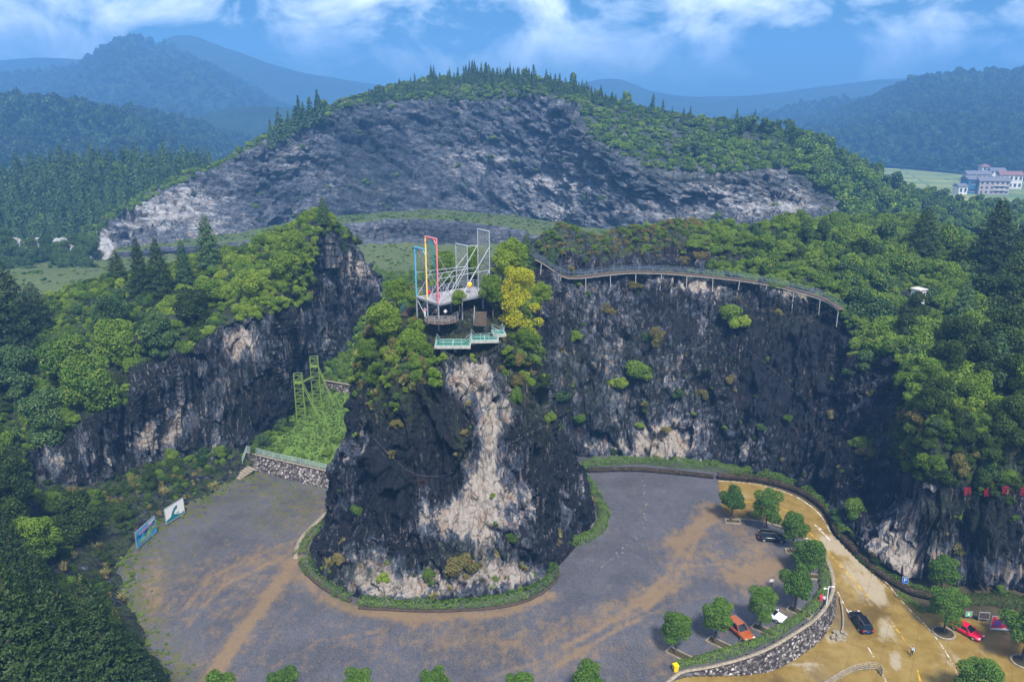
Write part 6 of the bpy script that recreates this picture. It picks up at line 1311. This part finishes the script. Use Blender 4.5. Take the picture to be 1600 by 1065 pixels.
for nm, a, zt, m in (('red_post', 0, HR, 'red_steel'), ('yellow_post', 3.25, HR, 'yellow_steel'), ('blue_post', 6.5, HB, 'blue_steel')): MB().bar(L3(a, .1, 0), L3(a, .1, zt), .13, 8).build(nm, m, tow)
def archtop(a0, a1, z, m, nm):
    MB().bar(L3(a0, .1, z), L3(a1, .1, z), .12, 8).bar(L3(a0, .1, z - 1.1), L3(a0 + .9, .1, z - .1), .10, 6).bar(L3(a1, .1, z - 1.1), L3(a1 - .9, .1, z - .1), .10, 6).build(nm, m, tow)
archtop(0, 3.25, HR, 'red_steel', 'red_beam'); archtop(3.25, 6.5, HB, 'blue_steel', 'blue_beam')
PB = 11.0
def screen(a0, a1, h, b):
    for a in (a0, a1): MB().bar(L3(a, b, 0), L3(a, b, h), .09, 6).build('screen_post', 'steel', tow)
    MB().bar(L3(a0, b, h), L3(a1, b, h), .12, 6).build('screen_beam', 'steel', tow)
    q = [L3(a0 + .12, b, .4), L3(a1 - .12, b, .4), L3(a1 - .12, b, h - .15), L3(a0 + .12, b, h - .15)]; n = Vector(BX) * .02
    MB().add([v + n for v in q] + [v - n for v in q], [(0, 1, 2, 3), (7, 6, 5, 4), (0, 4, 5, 1), (1, 5, 6, 2), (2, 6, 7, 3), (3, 7, 4, 0)]).build('mesh_screen', 'net_panel', tow)
screen(0, 3.25, HP2, PB); screen(5.0, 8.4, HP1, PB - 1.0)
for q in ((8.4, PB - 1.0), (5.0, PB - 1.0)): pass
MB().bar(L3(5.0, PB - 1, HP1), L3(3.25, PB, HP1 + .2), .08, 5).build('brace', 'steel', tow)
for a in (0, 3.25, 6.5):
    e = (0, 3.25, 5.0)[(0, 3.25, 6.5).index(a)]; bb = PB if a < 4 else PB - 1
    MB().bar(L3(a, .1, 4.2), L3(e, bb, 4.2), .06, 6).build('tie_beam', 'steel', tow)
    hh = min(HR if a < 4 else HB, 8.4)
    MB().bar(L3(a, .1, hh), L3(e, bb * .46, 0), .055, 5).build('brace', 'steel', tow); MB().bar(L3(e, bb, (8.2 if a < 4 else 6.5)), L3(a, bb * .40, 0), .055, 5).build('brace', 'steel', tow)
    MB().bar(L3(a, .1, 4.2), L3(a, 3.4, 0), .045, 5).build('brace', 'steel', tow); MB().bar(L3(a, 3.4, 4.2), L3(a, .2, 0), .045, 5).build('brace', 'steel', tow)
    MB().bar(L3(e, bb, 4.2), L3(e, bb - 3.2, 0), .045, 5).build('brace', 'steel', tow)
rp = np.array([L3(AL, .2), L3(AL, BL), L3(0, BL), L3(0, PB + .2)]); railing(rp, tow, 1.15, 3, 1.1, 'steel', .035)
rp = np.array([L3(-.1, 6.6), L3(-.1, BL)]); railing(rp, tow, 1.15, 3, 1.1, 'steel', .035)
for a, b, zb in ((0, .1, -5.8), (3.25, .1, -4.2), (6.5, .1, -5.2), (0, 5.0, -4.6), (3.25, 5.0, -3.8), (6.4, 5.0, -3.6), (0, 9.5, -3.2), (6.4, 9.5, -3.0)): MB().bar(L3(a, b, zb), L3(a, b, -.1), .14, 8).build('leg', 'grey_steel', tow)
MB().bar(L3(6.5, .1, -.3), L3(3.25, .1, -3.6), .06, 5).build('brace', 'grey_steel', tow); MB().bar(L3(0, .1, -.3), L3(3.25, .1, -3.6), .06, 5).build('brace', 'grey_steel', tow)
def swing(a, z, ropes, seatm, label, seat_b):
    o = thing('rope_swing', L3(a, .1, 0), 0, label, 'swing'); c = L3(a, .1, 0)
    for s in (-.28, .28): MB().bar(L3(a + s, .1, z) - c, L3(a + s * .8, seat_b, .9) - c, .045, 5).build('rope', ropes, o)
    for s in (-.12, .12): MB().bar(L3(a + s, .1, z) - c, L3(a + s, seat_b * .5, z * .55) - c, .03, 5).build('rope', ropes, o)
    q = L3(a, seat_b, .8) - c; MB().lathe([(.06, -.4), (.26, -.28), (.32, 0), (.28, .32), (.10, .42)], q, 12).build('seat', seatm, o, True)
swing(1.6, HR - .4, 'teal_rope', 'cloth_red', 'teal rope swing with a red seat hanging in the red and yellow arch', 1.2)
swing(4.9, HB - .3, 'rope', 'cloth_red', 'brown rope swing with a round red seat hanging in the blue arch', 1.6)
o = thing('yellow_drum', L3(2.6, 8.6, 0), 0, 'bright yellow padded drum on the swing platform', 'drum'); MB().bar((0, 0, 0), (0, 0, 1.2), .06, 6).build('stand', 'steel', o); MB().lathe([(.32, 1.1), (.42, 1.2), (.42, 1.8), (.32, 1.9)], n=12).build('drum_body', 'plastic_yellow', o, True)
# lower round deck
lc = P(690, 500, Y=127.5); o = thing('round_deck', lc, 0, 'half-round lower deck with rails beneath the swing platform', 'deck'); lcv = Vector(lc)
for k in range(10):
    a0, a1 = math.pi * 2 * k / 10, math.pi * 2 * (k + 1) / 10 - .03; MB().add([(0, 0, 0), (2.9 * math.cos(a0), 2.9 * math.sin(a0), 0), (2.9 * math.cos(a1), 2.9 * math.sin(a1), 0), (0, 0, .1), (2.9 * math.cos(a0), 2.9 * math.sin(a0), .1), (2.9 * math.cos(a1), 2.9 * math.sin(a1), .1)], [(0, 2, 1), (3, 4, 5), (1, 2, 5, 4), (0, 1, 4, 3), (2, 0, 3, 5)]).build('deck_plank', 'wood_plank', o)
railing(np.array([(2.8 * math.cos(a), 2.8 * math.sin(a), 0) for a in np.linspace(2.6, 6.6, 24)]), o, 1.1, 3, 1.2, 'grey_steel', .035)
person(lcv + Vector((-2.9, 1.6, .1)), R(170), 'person in pink and white leaning on the round deck rail', 'cloth_pink', 'cloth_white', 'carry')
person(lcv + Vector((-.8, .4, .1)), R(140), 'person in dark clothes under the swing platform', 'cloth_dark', 'cloth_dark', 'carry')
person(lcv + Vector((.6, .7, .1)), R(200), 'person in white top under the swing platform', 'cloth_white', 'cloth_dark', 'carry')
# glass view decks
def glass_deck(c, W, D, rz, label):
    o = thing('glass_deck', c, rz, label, 'deck'); z0 = 0
    MB().box((0, 0, -.30), (W + .3, D + .3, .45)).build('slab', 'concrete', o)
    for i in range(2):
        for j in range(3): MB().box(((i - .5) * W / 2, (j - 1) * D / 3, -.045), (W / 2 - .14, D / 3 - .10, .05)).build('glass_pane', 'glass_deck', o)
    for i in range(3): MB().box(((i - 1) * W / 2, 0, -.03), (.13, D, .09)).build('frame_bar', 'green_frame', o)
    for j in range(4): MB().box((0, (j - 1.5) * D / 3, -.03), (W - .14, .09, .088)).build('frame_bar', 'green_frame', o)
    r_ = railing(np.array([(-W / 2, D / 2, -.1), (-W / 2, -D / 2, -.1), (W / 2, -D / 2, -.1), (W / 2, D / 2, -.1)]), o, 1.0, 2, 1.3, 'pale_rail', .03)
    return o
gd1 = P(708, 535, Y=121.3); gd2 = P(757, 527, Y=122.8); gd3 = P(779, 518, Y=124.6)
glass_deck(gd1, 5.4, 3.0, R(0), 'left glass-floored viewing deck jutting from the pillar top')
glass_deck(gd2, 4.2, 2.6, R(4), 'middle glass-floored viewing deck, a step above the left one')
glass_deck(gd3, 1.8, 2.4, R(10), 'small glass-floored deck at the right end of the row')
for g, dx, hgt, lab in ((gd1, -1.6, 5.0, 'left'), (gd1, .3, 6.5, 'right')):
    b = MB(); b.bar((0, 0, -hgt), (0, 0, -.5), .34 if lab == 'left' else .22, 10, .55 if lab == 'left' else .22); q = b.build('support_column', 'concrete'); q.location = (g[0] + dx, g[1] + .4, g[2]); tag(q, f'{lab} concrete column under the left glass deck', 'column')
o = thing('brown_steps', P(751, 508, Y=126), 0, 'brown wooden stair going up behind the glass decks', 'steps')
for k in range(8): MB().box((0, k * .34, k * .22), (1.9, .36, .14)).build('step', 'wood_plank', o)
rpx = np.array([(-1.1, 0, 0), (-1.1, 2.4, 1.5)]); railing(rpx, o, 1.0, 2, 1.0, 'steel', .035)
o = thing('hillside_stair', P(632, 492, Y=136), R(-32), 'red-brown stair with a green handrail left of the swing platform', 'steps')
for k in range(12): MB().box((0, k * .42, k * .24), (1.5, .44, .16)).build('step', 'wood_plank', o)
flat('green_rail', (.02, .10, .08), .6); railing(np.array([(-.85, 0, 0), (-.85, 5.0, 2.9)]), o, 1.1, 4, 1.0, 'green_rail', .05)

# ------------------------------------------------------------------ cliff walkway
WP = [(836, 403, 167), (858, 416, 169), (880, 431, 170), (905, 433, 170.6), (940, 429, 172.2), (985, 425, 173.2), (1040, 426, 173.8), (1090, 430, 174.2), (1140, 435, 173.2), (1190, 442, 171.2), (1240, 453, 168.2), (1288, 468, 164.0), (1310, 484, 159.5)]
wp = smooth_path([P(x, y, Y=Y) for x, y, Y in WP], 1.9); wk = thing('cliff_walkway', (0, 0, 0), 0, 'long boarded walkway on posts hung along the top of the back wall', 'walkway')
t = np.gradient(wp[:, :2], axis=0); t /= np.linalg.norm(t, axis=1, keepdims=True); nn = np.stack([-t[:, 1], t[:, 0]], 1); inn = wp.copy(); inn[:, :2] += nn * 1.5
for k in range(len(wp) - 1):
    q = [Vector(wp[k]), Vector(wp[k + 1]) * .985 + Vector(wp[k]) * .015, Vector(inn[k + 1]) * .985 + Vector(inn[k]) * .015, Vector(inn[k])]
    MB().add(q + [v - Vector((0, 0, .04)) for v in q], [(0, 1, 2, 3), (7, 6, 5, 4), (0, 4, 5, 1), (1, 5, 6, 2), (2, 6, 7, 3), (3, 7, 4, 0)]).build('deck_board', 'wood_plank', wk)
    MB().add([Vector(wp[k]) + Vector((0, -.06, -.26)), Vector(wp[k + 1]) + Vector((0, -.06, -.26)), Vector(wp[k + 1]) + Vector((0, -.06, .04)), Vector(wp[k]) + Vector((0, -.06, .04)), Vector(wp[k]) + Vector((0, 0, -.26)), Vector(wp[k + 1]) + Vector((0, 0, -.26)), Vector(wp[k + 1]) + Vector((0, 0, .04)), Vector(wp[k]) + Vector((0, 0, .04))], [(0, 1, 2, 3), (7, 6, 5, 4), (0, 4, 5, 1), (3, 2, 6, 7)]).build('fascia', 'wood_plank', wk)
flat('rail_blue', (.10, .14, .20), .6); railing(wp, wk, 1.05, 3, 1.9, 'rail_blue', .035); railing(inn, wk, 1.05, 2, 1.9, 'rail_blue', .035)
flat('pale_post', (.48, .46, .44), .8)
MB().tube([Vector(q) + Vector((0, -.12, -.3)) for q in wp], .05, 4).build('edge_beam', 'pale_post', wk)
for q in wp[1::3]: MB().bar(Vector(q) + Vector((0, -.02, -.5)), Vector(q) + Vector((random.Random(q[0]).uniform(-.3, .3), .5, -4.2)), .085, 6).build('post', 'pale_post', wk)
h = hit(1432, 478, ['cliff_back'])
if h:
    o = thing('hut', h[0] + Vector((0, 0, 1.5)), R(25), 'small white hut with a red side on the right hillside', 'hut')
    MB().box((0, 0, .1), (2.0, 2.0, 4.0)).build('wall', 'white_paint', o); MB().box((0, 0, 2.2), (2.5, 2.5, .2)).build('roof', 'pale_post', o)
    MB().box((-.55, -1.02, .95), (.8, .06, 1.9)).build('door', 'sign_red', o); MB().box((.5, -1.02, 1.2), (.7, .06, .8)).build('window', 'window_dark', o)

# ------------------------------------------------------------------ green lattice towers
def lattice(foot, top_px, W, label, brace_dx):
    h = hit(foot[0], foot[1], ['grass_slope', 'cliff_left']); b = np.array(h[0]) if h else P(*foot, z=5); H = (foot[1] - top_px) / FPX * np.linalg.norm(b - [0, 0, CAM_Z]) / .93
    o = thing('lattice_tower', b, R(12), label, 'tower'); w = W / 2; C = [(-w, -w), (w, -w), (w, w), (-w, w)]; n = 7
    for x, y in C: MB().bar((x, y, -.4), (x * .9, y * .9, H), .09, 5).build('leg', 'green_steel', o)
    for k in range(n + 1):
        z = H * k / n; s = 1 - .1 * k / n
        for j in range(4):
            a, c = C[j], C[(j + 1) % 4]; MB().bar((a[0] * s, a[1] * s, z), (c[0] * s, c[1] * s, z), .06, 4).build('ring_bar', 'green_steel', o)
            if k < n: s2 = 1 - .1 * (k + 1) / n; MB().bar((a[0] * s, a[1] * s, z), (c[0] * s2, c[1] * s2, H * (k + 1) / n), .045, 4).build('diagonal', 'green_steel', o)
    for y in (-w, w): MB().bar((w * .9, y, H * .78), (w + brace_dx, y - .6, -.4), .09, 5).build('stay', 'green_steel', o)
    MB().box((0, 0, H * .82), (W * .95, W * .95, .08)).build('landing', 'green_steel', o)
    return b, H
b1, H1 = lattice((471, 655), 588, 1.9, 'near green lattice tower with slanting stays on the valley lawn', 3.2); b2, H2 = lattice((496, 634), 562, 1.9, 'far green lattice tower with slanting stays on the valley lawn', 3.0)
o = thing('link_beam', (0, 0, 0), 0, 'pair of green beams joining the two lattice towers', 'beam')
for s in (-.6, .6): MB().bar(Vector(b1) + Vector((.3, s, H1 * .80)), Vector(b2) + Vector((-.3, s, H2 * .62)), .10, 5).build('beam', 'green_steel', o)

# ------------------------------------------------------------------ village in the far valley
def house(px, py, wpx, hpx, dep, rz, wall, roof, label, floors=2, hip=False, cols=4):
    p = P(px, py, z=-16.0); s = np.linalg.norm(p - [0, 0, CAM_Z]) / FPX; W = wpx * s * .9; H = hpx * s * .88; D = dep * .9
    o = thing('house', p, rz, label, 'house', 'houses of the far village'); wl = MB().box((0, 0, H / 2), (W, D, H)).build('wall', wall, o)
    e = .8; rh = min(W, D) * .28; x, y = W / 2 + e, D / 2 + e; hx = W / 2 - D * .3 if hip else x
    r = MB().add([(-x, -y, H), (x, -y, H), (x, y, H), (-x, y, H), (-hx, 0, H + rh), (hx, 0, H + rh), (-x, -y, H - .3), (x, -y, H - .3), (x, y, H - .3), (-x, y, H - .3)], [(0, 1, 5, 4), (1, 2, 5), (2, 3, 4, 5), (3, 0, 4), (6, 7, 1, 0), (7, 8, 2, 1), (8, 9, 3, 2), (9, 6, 0, 3), (9, 8, 7, 6)]).build('roof', roof, o)
    fh = H / floors
    for f in range(floors):
        for k in range(cols): 
            xx = (k + .5) / cols * W - W / 2; w = MB().box((xx, -D / 2 - .05, fh * (f + .55)), (W / cols * .5, .2, fh * .45)).build('window', 'window_dark', o); MB().box((xx, -D / 2 - .16, fh * (f + .30)), (W / cols * .58, .3, .2)).build('sill', 'wall_cream', w)
    if floors > 2:
        for f in range(1, floors): MB().box((W * .18, -D / 2 - .8, fh * f), (W * .4, 1.6, .25)).build('balcony', 'wall_cream', o)
    return o
house(1547, 303, 42, 20, 14, R(-6), 'wall_pink', 'roof_grey', 'three-storey pink house in the front of the far village', 3, False, 6)
house(1512, 302, 16, 22, 14, R(4), 'wall_blue', 'roof_grey', 'narrow house with a dark blue gable in the far village', 2, False, 1)
house(1499, 303, 14, 12, 10, R(8), 'wall_cream', 'roof_grey', 'smallest white house at the left end of the far village', 1, False, 2)
house(1574, 294, 30, 20, 14, R(-12), 'wall_cream', 'roof_red', 'white house with a reddish roof at the right end of the far village', 2, False, 5)
house(1525, 282, 34, 10, 14, R(-5), 'wall_pink', 'roof_grey', 'long low grey-roofed house in the middle of the far village', 1, False, 5)
house(1542, 274, 22, 13, 12, R(-4), 'wall_cream', 'roof_red', 'cream house with a red hipped roof at the back of the far village', 2, True, 3)
house(1555, 279, 20, 12, 12, R(-8), 'wall_cream', 'roof_grey', 'cream house with arches behind the pink one in the far village', 2, False, 4)
vr = np.array([P(1560, 318, z=-15.9), P(1600, 312, z=-15.9), P(1700, 310, z=-15.9)]); o = link('village_road', mesh_np('village_road', ribbon(path_resample(vr, 6), 5.0).reshape(-1, 3), grid_faces(2, len(path_resample(vr, 6)))[:, ::-1]), 'concrete'); tag(o, kind='structure')

# ------------------------------------------------------------------ grove before the pale slabs at far left
def grove():
    G, ts = loft([[P(x, 462, Y=285) for x in (-60, 0, 60, 120, 180)], [P(x, 425, Y=305) for x in (-60, 0, 60, 120, 180)], [P(x, 392, Y=318) for x in (-60, 0, 60, 120, 180)], [P(x, 372, Y=326) for x in (-60, 0, 60, 120, 170)]], 50, [10, 10, 8])
    G2, _ = craggy(G, False, .9 * facing(G), 1.0, 88, 1.5); finish('pale_slope', G2, False, {'tone': TONE, 'bare': np.full(G.shape[:2], .75), 'moss': np.zeros(G.shape[:2])}, 'rock_far', step=1)
    rng = np.random.default_rng(6)
    for i in range(34):
        x = -10 + 165 * rng.random(); y = 395 + 62 * rng.random(); h = hit(x, y, ['pale_slope'])
        if h: plant('tree_blue', h[0] - Vector((0, 0, .5)), 7.5 + 3 * rng.random(), 'slender grey-green tree in the grove before the pale slabs', 'tree', 'trees of the pale slab grove', 'grove_tree', zs=1.2, parts=True)
grove()
# safety cable looping over the pillar face and back wall
for nm, pxs, lab, sh in (('rope', [(555, 655), (590, 690), (640, 735), (690, 742), (740, 722), (800, 690), (860, 660)], 'thin cable looping across the dark pillar face', 'rock_pillar'), ('rope', [(1160, 540), (1210, 580), (1250, 620), (1300, 660), (1350, 690)], 'thin cable slanting down the dark back wall', 'cliff_back')):
    pts = []
    for q in smooth_path([(x, y, 0) for x, y in pxs], 8):
        h = hit(q[0], q[1], [sh])
        if h: pts.append(h[0] + Vector((0, -.25, .05)))
    if len(pts) > 2: tag(MB().tube(pts, .012, 4).build('safety_cable', 'rope'), lab, 'cable')

# ---- loose stones on the gravel: the row beside the pillar and odd ones elsewhere
def stones():
    rng = np.random.default_rng(91); me = []
    V = []; F = []
    row = smooth_path([G0(*q) for q in ((1004, 752), (1008, 790), (1002, 822), (985, 850), (960, 870), (935, 885))], .9); pts = [q + np.array([rng.normal() * .3, rng.normal() * .3, 0]) for q in row]
    for _ in range(160): pts.append(np.array([rng.uniform(-50, 45), rng.uniform(84, 150), 0]))
    for _ in range(60): q = G0(rng.uniform(880, 940), rng.uniform(850, 900)); pts.append(q)
    for i, q in enumerate(pts):
        if inpoly(np.array([q[0]]), np.array([q[1]]), PIT)[0]: continue
        s = rng.uniform(.07, .18) * (1.2 if i < len(row) else .6); a0 = rng.random() * 6.28; b0 = len(V)
        for z, k in ((-.2, 1), (.5, .85), (1, .4)):
            for a in range(5): V.append((q[0] + s * k * rng.uniform(.7, 1.2) * math.cos(a0 + a * 1.257), q[1] + s * k * rng.uniform(.7, 1.2) * math.sin(a0 + a * 1.257), q[2] + s * z * .8))
        for r in range(2):
            for k in range(5): F.append((b0 + r * 5 + k, b0 + r * 5 + (k + 1) % 5, b0 + r * 5 + 5 + (k + 1) % 5, b0 + r * 5 + 5 + k))
        F.append(tuple(b0 + 10 + k for k in range(5)))
    flat('rubble_stone', (.17, .165, .165), .9, 0, .4, 1.5); o = link('rubble', mesh_np('rubble', np.array(V), F), 'rubble_stone'); tag(o, 'loose stones lying on the gravel', None, None, 'stuff')
stones()
